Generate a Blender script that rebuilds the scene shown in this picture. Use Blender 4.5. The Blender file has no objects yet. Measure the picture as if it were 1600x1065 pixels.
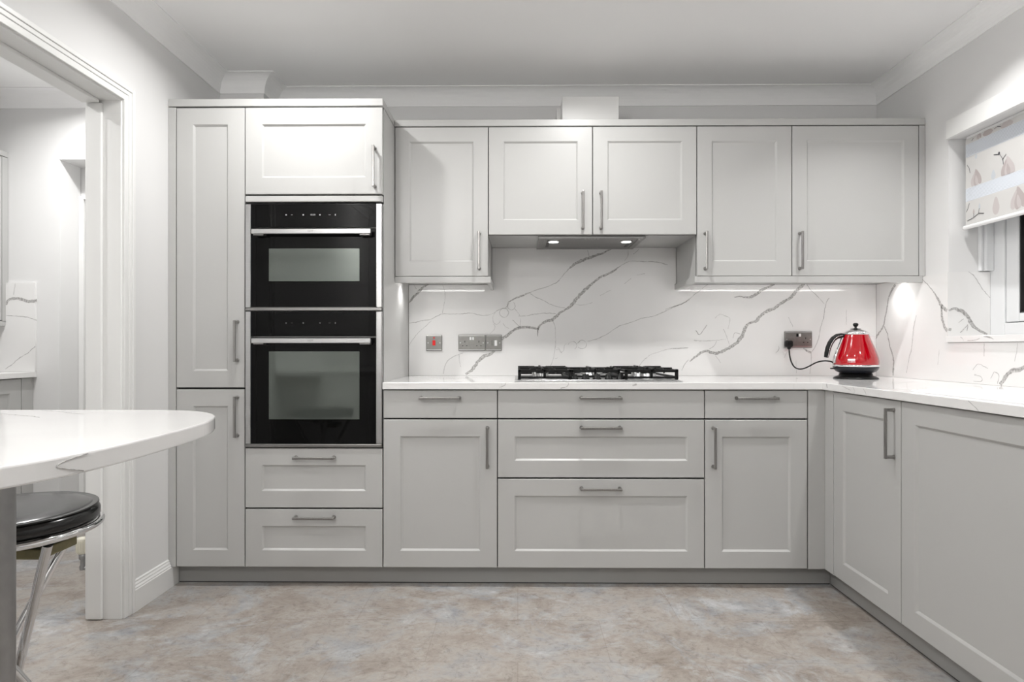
import bpy, bmesh, math, random
from mathutils import Vector, Matrix
random.seed(7)
PI = math.pi
S = bpy.context.scene
COL = S.collection

# ------------------------------------------------------------------ camera
cam_data = bpy.data.cameras.new('camera')
cam = bpy.data.objects.new('camera', cam_data)
COL.objects.link(cam)
cam.location = (0.0, -2.646, 1.05)
cam.rotation_euler = (PI / 2, 0, 0.0095)
cam_data.sensor_fit = 'HORIZONTAL'
cam_data.sensor_width = 36.0
cam_data.lens = 36.0 * 950.0 / 1600.0
cam_data.shift_y = 9.0 / 1600.0
cam_data.clip_start = 0.02
S.camera = cam

# ------------------------------------------------------------------ world, exposure
w = bpy.data.worlds.new('night_sky'); S.world = w
w.use_nodes = True
w.node_tree.nodes['Background'].inputs[0].default_value = (0.02, 0.025, 0.035, 1)
w.node_tree.nodes['Background'].inputs[1].default_value = 0.3
S.view_settings.view_transform = 'Standard'
S.view_settings.look = 'None'
S.view_settings.gamma = 1.0
S.view_settings.exposure = 0.07
S.view_settings.use_curve_mapping = False
S.cycles.use_denoising = True
S.cycles.max_bounces = 10
S.cycles.diffuse_bounces = 7
S.cycles.glossy_bounces = 6
S.cycles.transparent_max_bounces = 12
S.cycles.caustics_reflective = False
S.cycles.caustics_refractive = False
S.cycles.sample_clamp_indirect = 6.0

DOWNLIGHTS = [(-0.92, -0.34, 9.6), (0.32, -0.34, 11.0), (1.55, -0.34, 5.4),
              (-0.92, -1.7, 2.3), (0.32, -1.7, 4.5), (1.55, -1.7, 4.2),
              (-0.92, -3.4, 3.0), (0.32, -3.2, 4.0), (1.55, -3.2, 4.0)]  # last row is unseen, added to lift the overall brightness
FILL_DOME_W = 40.0
UTILITY_LIGHTS = [(-2.15, 0.25), (-2.35, -0.9)]
UTILITY_W = 11.0

# ------------------------------------------------------------------ materials
def mat(name, color, rough=0.5, metal=0.0, spec=0.5, emit=None, strength=0.0, coat=0.0, coat_rough=0.05, alpha=1.0):
    m = bpy.data.materials.new(name); m.use_nodes = True
    b = m.node_tree.nodes['Principled BSDF']
    b.inputs['Base Color'].default_value = (*color, 1)
    b.inputs['Roughness'].default_value = rough
    b.inputs['Metallic'].default_value = metal
    b.inputs['Specular IOR Level'].default_value = spec
    b.inputs['Coat Weight'].default_value = coat
    b.inputs['Coat Roughness'].default_value = coat_rough
    b.inputs['Alpha'].default_value = alpha
    if emit:
        b.inputs['Emission Color'].default_value = (*emit, 1)
        b.inputs['Emission Strength'].default_value = strength
    return m

def node(m, kind, **kw):
    n = m.node_tree.nodes.new(kind)
    for k, v in kw.items():
        if k in n.inputs: n.inputs[k].default_value = v
        else: setattr(n, k, v)
    return n

def link(m, a, b): m.node_tree.links.new(a, b)

def noisy(m, scale, c0, c1, p0=0.3, p1=0.7, detail=4.0, stretch=(1, 1, 1), rough=None):
    """object space noise between two of the surface's own colours"""
    b = m.node_tree.nodes['Principled BSDF']
    g = node(m, 'ShaderNodeNewGeometry')
    mp = node(m, 'ShaderNodeMapping'); mp.inputs['Scale'].default_value = stretch
    n = node(m, 'ShaderNodeTexNoise'); n.inputs['Scale'].default_value = scale; n.inputs['Detail'].default_value = detail
    r = node(m, 'ShaderNodeValToRGB')
    r.color_ramp.elements[0].position = p0; r.color_ramp.elements[0].color = (*c0, 1)
    r.color_ramp.elements[1].position = p1; r.color_ramp.elements[1].color = (*c1, 1)
    link(m, g.outputs['Position'], mp.inputs['Vector']); link(m, mp.outputs[0], n.inputs['Vector'])
    link(m, n.outputs['Fac'], r.inputs['Fac']); link(m, r.outputs[0], b.inputs['Base Color'])
    return m

def bump(m, scale, strength, dist=0.002, stretch=(1, 1, 1)):
    b = m.node_tree.nodes['Principled BSDF']
    g = node(m, 'ShaderNodeNewGeometry')
    mp = node(m, 'ShaderNodeMapping'); mp.inputs['Scale'].default_value = stretch
    n = node(m, 'ShaderNodeTexNoise'); n.inputs['Scale'].default_value = scale; n.inputs['Detail'].default_value = 3
    bp = node(m, 'ShaderNodeBump'); bp.inputs['Strength'].default_value = strength; bp.inputs['Distance'].default_value = dist
    link(m, g.outputs['Position'], mp.inputs['Vector']); link(m, mp.outputs[0], n.inputs['Vector'])
    link(m, n.outputs['Fac'], bp.inputs['Height']); link(m, bp.outputs[0], b.inputs['Normal'])
    return m

WALLP = bump(noisy(mat('wall_paint', (.7, .7, .69), .75, spec=.3), 1.3, (.72, .718, .716), (.735, .733, .731)), 260, .05)
CEILP = bump(mat('ceiling_paint', (.9, .9, .9), .8, spec=.3), 200, .05)
TRIMP = noisy(mat('white_satin_paint', (.77, .77, .76), .35), 3, (.765, .765, .755), (.78, .78, .77))
CAB = noisy(mat('light_grey_cabinet_paint', (.48, .478, .465), .33), 2.0, (.462, .461, .452), (.475, .474, .465))
PLINTH = noisy(mat('grey_plinth_paint', (.27, .268, .258), .4), 3.0, (.32, .318, .308), (.33, .328, .318))
INSIDE = mat('carcass_grey', (.30, .295, .28), .6)
QUARTZ = noisy(mat('white_quartz', (.8, .8, .8), .07, coat=.0), 2.2, (.75, .742, .735), (.82, .815, .81), .25, .7, 3)
VEIN = noisy(mat('grey_quartz_vein', (.3, .3, .3), .14), 120, (.27, .262, .255), (.72, .71, .70), .36, .74, 5)
VEINTHIN = noisy(mat('fine_quartz_vein', (.4, .4, .4), .14), 60, (.40, .392, .385), (.70, .69, .68), .35, .75, 4)
NICKEL = noisy(mat('brushed_nickel', (.36, .35, .34), .3, metal=1.0), 300, (.32, .31, .30), (.40, .39, .38), stretch=(1, 1, .1))
STEEL = noisy(mat('brushed_steel', (.55, .55, .55), .28, metal=1.0), 90, (.52, .52, .52), (.60, .60, .60), stretch=(.2, 8, 8))
STEELDARK = noisy(mat('dark_brushed_steel', (.3, .3, .3), .33, metal=1.0), 90, (.26, .255, .25), (.32, .315, .31), stretch=(.2, 8, 8))
PEWTER = noisy(mat('pewter_plate', (.27, .26, .25), .35, metal=.85), 60, (.25, .245, .235), (.29, .285, .27))
CHROME = mat('polished_chrome', (.82, .82, .83), .06, metal=1.0)
POLE = noisy(mat('satin_steel_tube', (.36, .36, .36), .35, metal=.9), 40, (.34, .34, .34), (.38, .38, .38))
BLACKGLASS = mat('black_glass', (.003, .003, .003), .03, spec=.13)
OVENWIN = mat('smoked_oven_window', (.115, .13, .118), .05, spec=.9, metal=.6)
BLACK = mat('black_plastic', (.006, .006, .006), .3, spec=.3)
IRON = bump(mat('cast_iron', (.006, .006, .006), .4, spec=.3), 500, .2, .0005)
BURNER = mat('burner_aluminium', (.6, .6, .6), .3, metal=.9)
LEATHER = bump(mat('black_leather', (.008, .008, .008), .2, spec=.6), 160, .08, .001)
REDP = mat('red_gloss_enamel', (.36, .0, .005), .1, coat=1.0, coat_rough=.03)
GREYP = mat('charcoal_plastic', (.012, .013, .017), .3, spec=.3)
WHITEP = mat('white_plastic', (.85, .85, .85), .3)
CREAMP = mat('cream_plastic', (.74, .71, .60), .4)
REDSW = mat('red_switch', (.55, .0, .0), .3, emit=(.7, 0, 0), strength=.15)
PRINT = mat('pale_print', (.42, .42, .42), .5)
PRINTDIM = mat('dim_grey_print', (.10, .10, .10), .5)
PRINTDARK = mat('grey_engraving', (.25, .25, .25), .5)
SINK = mat('white_composite', (.84, .84, .85), .15)
UPVC = mat('white_upvc', (.78, .79, .80), .25)
SEALSHADE = mat('dark_gasket_and_gap_shade', (.03, .03, .03), .6)  # window gaskets, and painted shadow in door and plinth gaps
PANE = mat('dark_window_glass', (.004, .004, .005), .02, spec=.5)
WOOD = noisy(mat('olive_wood', (.2, .17, .08), .5), 40, (.17, .145, .065), (.24, .21, .10))
LED = mat('led_strip', (1, 1, 1), .5, emit=(1, .985, .96), strength=16.0)
LAMP = mat('lamp_lens', (1, 1, 1), .5, emit=(1, .98, .95), strength=14.0)
HOODLAMP = mat('hood_lamp_lens', (1, 1, 1), .5, emit=(1, .98, .95), strength=3.0)
FABRIC = bump(mat('blind_fabric', (.60, .592, .58), .85), 900, .15, .0005)
def sheer():
    m = mat('sheer_blind_fabric', (.78, .82, .88), .8, alpha=.72)
    b = m.node_tree.nodes['Principled BSDF']
    g = node(m, 'ShaderNodeNewGeometry')
    wv = node(m, 'ShaderNodeTexWave'); wv.inputs['Scale'].default_value = 60; wv.bands_direction = 'Z'
    wv.inputs['Distortion'].default_value = 2
    mr = node(m, 'ShaderNodeMapRange'); mr.inputs['To Min'].default_value = .6; mr.inputs['To Max'].default_value = .85
    link(m, g.outputs['Position'], wv.inputs['Vector']); link(m, wv.outputs['Fac'], mr.inputs['Value']); link(m, mr.outputs[0], b.inputs['Alpha'])
    return m
SHEER = sheer()
PETAL = mat('blush_petal_print', (.43, .38, .375), .85)
PETAL2 = mat('pale_petal_print', (.51, .47, .465), .85)
PETAL3 = mat('cool_petal_print', (.52, .55, .58), .85)
TWIG = mat('dark_twig_print', (.06, .06, .07), .85)

def floor_mat():
    m = mat('mottled_stone_vinyl', (.4, .37, .34), .42, spec=.35)
    b = m.node_tree.nodes['Principled BSDF']
    g = node(m, 'ShaderNodeNewGeometry')
    mp = node(m, 'ShaderNodeMapping'); mp.inputs['Scale'].default_value = (1, 1.25, 1)
    link(m, g.outputs['Position'], mp.inputs['Vector'])
    def noise(scale, detail, dist=0.0, off=0.0, rough=.6):
        n = node(m, 'ShaderNodeTexNoise')
        n.noise_dimensions = '4D'; n.inputs['W'].default_value = off
        n.inputs['Scale'].default_value = scale; n.inputs['Detail'].default_value = detail
        n.inputs['Distortion'].default_value = dist; n.inputs['Roughness'].default_value = rough
        link(m, mp.outputs[0], n.inputs['Vector']); return n.outputs['Fac']
    def ramp(src, *stops):
        r = node(m, 'ShaderNodeValToRGB'); e = r.color_ramp.elements
        while len(e) < len(stops): e.new(.5)
        for i, (p, c) in enumerate(stops):
            e[i].position = p; e[i].color = (*c, 1) if len(c) == 3 else c
        link(m, src, r.inputs['Fac']); return r.outputs[0]
    def mix(f, a, c, mode='MIX'):
        x = node(m, 'ShaderNodeMix'); x.data_type = 'RGBA'; x.blend_type = mode
        if isinstance(f, float): x.inputs[0].default_value = f
        else: link(m, f, x.inputs[0])
        link(m, a, x.inputs[6]); link(m, c, x.inputs[7]); return x.outputs[2]
    base = ramp(noise(3.6, 12, .9, 1.0, .74), (.34, (.235, .20, .172)), (.45, (.30, .266, .237)), (.54, (.355, .327, .30)), (.64, (.315, .314, .314)))
    blue = ramp(noise(2.6, 12, 1.2, 5.0, .74), (.50, (0, 0, 0)), (.60, (1, 1, 1)))
    bl = ramp(noise(9, 6, .5, 9.0), (.36, (.255, .262, .275)), (.62, (.44, .444, .45)))
    c = mix(blue, base, bl)
    spk = ramp(noise(24, 10, 1.4, 3.0, .78), (.36, (.62, .60, .57)), (.47, (1, 1, 1)), (.60, (1.16, 1.16, 1.16)))
    c = mix(.8, c, spk, 'MULTIPLY')
    # tile joints
    br = node(m, 'ShaderNodeTexBrick'); br.offset = .5
    br.inputs['Color1'].default_value = (1, 1, 1, 1); br.inputs['Color2'].default_value = (.94, .93, .92, 1); br.inputs['Mortar'].default_value = (.80, .77, .74, 1)
    br.inputs['Scale'].default_value = 1.0; br.inputs['Mortar Size'].default_value = .0018
    br.inputs['Brick Width'].default_value = .62; br.inputs['Row Height'].default_value = .31
    link(m, g.outputs['Position'], br.inputs['Vector'])
    c = mix(.8, c, br.outputs['Color'], 'MULTIPLY')
    link(m, c, b.inputs['Base Color'])
    bp = node(m, 'ShaderNodeBump'); bp.inputs['Strength'].default_value = .12; bp.inputs['Distance'].default_value = .002
    link(m, noise(30, 5), bp.inputs['Height']); link(m, bp.outputs[0], b.inputs['Normal'])
    return m
FLOORM = floor_mat()

# ------------------------------------------------------------------ mesh helpers
class MB:
    """collects shapes (with material slots) into ONE mesh"""
    def __init__(s): s.v = []; s.f = []; s.m = []; s.sm = []
    def add(s, vs, fs, mi=0, smooth=False):
        o = len(s.v); s.v += [tuple(v) for v in vs]
        for f in fs: s.f.append([i + o for i in f]); s.m.append(mi); s.sm.append(smooth)
        return s
    def frombm(s, bm, mi=0, smooth=False, M=None):
        if M: bmesh.ops.transform(bm, matrix=M, verts=bm.verts)
        bm.verts.index_update()
        s.add([v.co[:] for v in bm.verts], [[v.index for v in f.verts] for f in bm.faces], mi, smooth); bm.free(); return s
    def box(s, x0, x1, y0, y1, z0, z1, mi=0, bev=0.0, seg=2, M=None):
        bm = bmesh.new(); bmesh.ops.create_cube(bm, size=1)
        for v in bm.verts:
            v.co = Vector(((x0 + x1) / 2 + v.co.x * (x1 - x0), (y0 + y1) / 2 + v.co.y * (y1 - y0), (z0 + z1) / 2 + v.co.z * (z1 - z0)))
        if bev: bmesh.ops.bevel(bm, geom=bm.edges[:], offset=bev, segments=seg, profile=.5, affect='EDGES')
        bmesh.ops.recalc_face_normals(bm, faces=bm.faces[:])
        return s.frombm(bm, mi, False, M)
    def cyl(s, p0, p1, r0, r1=None, n=24, mi=0, smooth=True, caps=True):
        r1 = r0 if r1 is None else r1
        p0, p1 = Vector(p0), Vector(p1); d = (p1 - p0).normalized()
        a = d.orthogonal().normalized(); b = d.cross(a)
        vs = []
        for p, r in ((p0, r0), (p1, r1)):
            for i in range(n):
                t = 2 * PI * i / n; vs.append(p + a * math.cos(t) * r + b * math.sin(t) * r)
        s.add(vs, [[i, (i + 1) % n, n + (i + 1) % n, n + i] for i in range(n)], mi, smooth)
        if caps:
            s.add(vs[:n], [list(range(n))[::-1]], mi); s.add(vs[n:], [list(range(n))], mi)
        return s
    def lathe(s, prof, c=(0, 0, 0), n=48, mi=0, smooth=True, sx=1, sy=1):
        c = Vector(c); vs = []
        for r, z in prof:
            for i in range(n):
                t = 2 * PI * i / n; vs.append(c + Vector((math.cos(t) * r * sx, math.sin(t) * r * sy, z)))
        fs = []
        for k in range(len(prof) - 1):
            for i in range(n):
                j = (i + 1) % n; fs.append([k * n + i, k * n + j, (k + 1) * n + j, (k + 1) * n + i])
        s.add(vs, fs, mi, smooth)
        if prof[0][0] > 1e-5: s.add(vs[:n], [list(range(n))[::-1]], mi)
        if prof[-1][0] > 1e-5: s.add(vs[-n:], [list(range(n))], mi)
        return s
    def tube(s, pts, r, n=10, mi=0, flat=1.0, closed=False):
        pts = [Vector(p) for p in pts]; rs = r if isinstance(r, (list, tuple)) else [r] * len(pts)
        k = len(pts); up = None; vs = []
        for i, p in enumerate(pts):
            if closed: t = (pts[(i + 1) % k] - pts[i - 1]).normalized()
            else: t = (pts[min(i + 1, k - 1)] - pts[max(i - 1, 0)]).normalized()
            if up is None: up = t.orthogonal().normalized()
            up = (up - t * up.dot(t)).normalized(); b = t.cross(up)
            for j in range(n):
                a = 2 * PI * j / n; vs.append(p + up * math.cos(a) * rs[i] + b * math.sin(a) * rs[i] * flat)
        fs = []
        for i in range(k if closed else k - 1):
            for j in range(n):
                a, c = i * n, ((i + 1) % k) * n; fs.append([a + j, a + (j + 1) % n, c + (j + 1) % n, c + j])
        s.add(vs, fs, mi, True)
        if not closed:
            s.add(vs[:n], [list(range(n))[::-1]], mi); s.add(vs[-n:], [list(range(n))], mi)
        return s
    def prism(s, poly, z0, z1, mi=0, bev=0.0, seg=3):
        bm = bmesh.new(); n = len(poly)
        a = [bm.verts.new((x, y, z0)) for x, y in poly]; b = [bm.verts.new((x, y, z1)) for x, y in poly]
        bm.faces.new(a[::-1]); top = bm.faces.new(b)
        for i in range(n): bm.faces.new((a[i], a[(i + 1) % n], b[(i + 1) % n], b[i]))
        bmesh.ops.recalc_face_normals(bm, faces=bm.faces[:])
        if bev:
            es = [e for e in bm.edges if abs(e.verts[0].co.z - e.verts[1].co.z) < 1e-6]
            bmesh.ops.bevel(bm, geom=es, offset=bev, segments=seg, profile=.5, affect='EDGES')
        return s.frombm(bm, mi)
    def build(s, name, mats, parent=None, loc=None, rz=0.0):
        me = bpy.data.meshes.new(name); me.from_pydata(s.v, [], s.f); me.update()
        mats = mats if isinstance(mats, (list, tuple)) else [mats]
        for m in mats: me.materials.append(m)
        for i, p in enumerate(me.polygons): p.material_index = s.m[i]; p.use_smooth = s.sm[i]
        o = bpy.data.objects.new(name, me); COL.objects.link(o)
        if loc: o.location = loc
        o.rotation_euler = (0, 0, rz)
        if parent: o.parent = parent
        return o

def empty(name, loc, label, cat, group=None, rz=0.0):
    o = bpy.data.objects.new(name, None); COL.objects.link(o)
    o.location = loc; o.rotation_euler = (0, 0, rz); o.empty_display_size = .1
    return tag(o, label, cat, group)
def tag(o, label, cat, group=None):
    o['label'] = label; o['category'] = cat
    if group: o['group'] = group
    return o
def struct(o): o['kind'] = 'structure'; return o

def text(name, body, size, m, parent, loc, rot=(PI / 2, 0, 0), depth=.0002):
    cu = bpy.data.curves.new(name, 'FONT'); cu.body = body; cu.size = size; cu.extrude = depth
    cu.align_x = 'CENTER'; cu.align_y = 'CENTER'
    t = bpy.data.objects.new(name + '_curve', cu); COL.objects.link(t)
    dg = bpy.context.evaluated_depsgraph_get()
    me = bpy.data.meshes.new_from_object(t.evaluated_get(dg)); bpy.data.objects.remove(t)
    me.materials.clear(); me.materials.append(m)
    o = bpy.data.objects.new(name, me); COL.objects.link(o); o.location = loc; o.rotation_euler = rot; o.parent = parent
    return o

# cabinet fronts: local frame x = width, z = height, front face at y = 0 looking to -y
def shaker(mb, x0, x1, z0, z1, fr=.072, rec=.007, th=.02, mi=0):
    e = .0015; b = .008
    def rect(i, y): return [(x0 + i, y, z0 + i), (x1 - i, y, z0 + i), (x1 - i, y, z1 - i), (x0 + i, y, z1 - i)]
    rings = [rect(0, th), rect(0, e), rect(e, 0), rect(fr, 0), rect(fr + b * .3, rec * .25), rect(fr + b, rec)]
    vs = [p for r in rings for p in r]; fs = [[0, 1, 2, 3]]
    for k in range(len(rings) - 1):
        for i in range(4):
            j = (i + 1) % 4; fs.append([k * 4 + j, k * 4 + i, (k + 1) * 4 + i, (k + 1) * 4 + j][::-1])
    n = len(vs) - 4; fs.append([n, n + 1, n + 2, n + 3])
    bm = bmesh.new(); bv = [bm.verts.new(v) for v in vs]
    for f in fs: bm.faces.new([bv[i] for i in f])
    bmesh.ops.recalc_face_normals(bm, faces=bm.faces[:])
    return mb.frombm(bm, mi)
def slab(mb, x0, x1, z0, z1, th=.02, mi=0): return mb.box(x0, x1, 0, th, z0, z1, mi, bev=.0015, seg=1)

def handle(parent, cx, cz, vertical=False, L=.18):
    mb = MB()
    h = L / 2 - .007
    if vertical:
        mb.box(cx - .0055, cx + .0055, -.034, -.026, cz - L / 2, cz + L / 2, bev=.0022)
        for s in (-1, 1): mb.cyl((cx, .0, cz + s * h), (cx, -.028, cz + s * h), .0062, .0055); mb.cyl((cx, .0, cz + s * h), (cx, -.003, cz + s * h), .0085, .0075)
    else:
        mb.box(cx - L / 2, cx + L / 2, -.034, -.026, cz - .0055, cz + .0055, bev=.0022)
        for s in (-1, 1): mb.cyl((cx + s * h, .0, cz), (cx + s * h, -.028, cz), .0062, .0055); mb.cyl((cx + s * h, 0, cz), (cx + s * h, -.003, cz), .0085, .0075)
    return mb.build('handle', NICKEL, parent)

def door(parent, x0, x1, z0, z1, hx=None, hz=None, vert=True, kind='door', flat=False, fr=.072):
    g = .0021; mb = MB()
    (slab(mb, x0 + g, x1 - g, z0 + g, z1 - g) if flat else shaker(mb, x0 + g, x1 - g, z0 + g, z1 - g, fr))
    o = mb.build(kind, CAB, parent)
    if hx is not None: handle(o, hx, hz, vert)
    return o

def carcass(parent, x0, x1, z0, z1, depth, shelves=(), y0=.0215):
    mb = MB(); t = .018
    x0 += .0006; x1 -= .0006
    mb.box(x0, x0 + t, y0, depth, z0, z1); mb.box(x1 - t, x1, y0, depth, z0, z1)
    mb.box(x0 + t, x1 - t, y0, depth, z0, z0 + t); mb.box(x0 + t, x1 - t, y0, depth, z1 - t, z1)
    mb.box(x0 + t, x1 - t, depth - .01, depth, z0 + t, z1 - t)
    for z in shelves: mb.box(x0 + t, x1 - t, y0, depth - .01, z, z + t)
    mb.box(x0 - .0005, x1 + .0005, y0 - .0012, y0 - .0002, z0 + .001, z1 + .0008, 1)  # dark sheet behind the fronts, paints the door gaps as shadow
    return mb.build('body', [CAB, SEALSHADE], parent)

def ribbon(mb, pts, origin, ux, uy, n, off=.0004, jit=1.0, mi=1, mithin=2):
    """an irregular stone vein lying in a polished face"""
    P = [(p[0], p[1], p[2] / 1000.0) for p in pts]
    out = []
    for a, b in zip(P[:-1], P[1:]):
        d = math.hypot(b[0] - a[0], b[1] - a[1]); k = max(1, int(d / .008))
        for i in range(k):
            t = i / k; out.append([a[0] + (b[0] - a[0]) * t, a[1] + (b[1] - a[1]) * t, a[2] + (b[2] - a[2]) * t])
    out.append(list(P[-1]))
    # soften corners, then roughen
    for _ in range(2):
        out = [out[0]] + [[(out[i - 1][k] + 2 * out[i][k] + out[i + 1][k]) / 4 for k in range(3)] for i in range(1, len(out) - 1)] + [out[-1]]
    ja = jb = 0; L = []; R = []
    wmax = max(p[2] for p in P)
    for i, (x, y, wd) in enumerate(out):
        a = out[max(0, i - 1)]; b = out[min(len(out) - 1, i + 1)]
        tx, ty = b[0] - a[0], b[1] - a[1]; l = math.hypot(tx, ty) or 1; nx, ny = -ty / l, tx / l
        ja = ja * .5 + random.uniform(-1, 1) * .5; jb = jb * .5 + random.uniform(-1, 1) * .5
        c = random.uniform(-1, 1) * .0012 * jit
        hw = wd / 2
        wl = hw * (1 + .55 * ja); wr = hw * (1 + .55 * jb)
        L.append((x + nx * (wl + c), y + ny * (wl + c))); R.append((x - nx * (wr - c), y - ny * (wr - c)))
    o, ux, uy, n = Vector(origin), Vector(ux), Vector(uy), Vector(n)
    vs = [o + ux * p[0] + uy * p[1] + n * off for p in L + R]; k = len(L)
    m = mi if wmax > .0075 else mithin
    flip = ux.cross(uy).dot(n) < 0
    fs = [[i, k + i, k + i + 1, i + 1] if not flip else [i, i + 1, k + i + 1, k + i] for i in range(k - 1)]
    mb.add(vs, fs, m)

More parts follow.
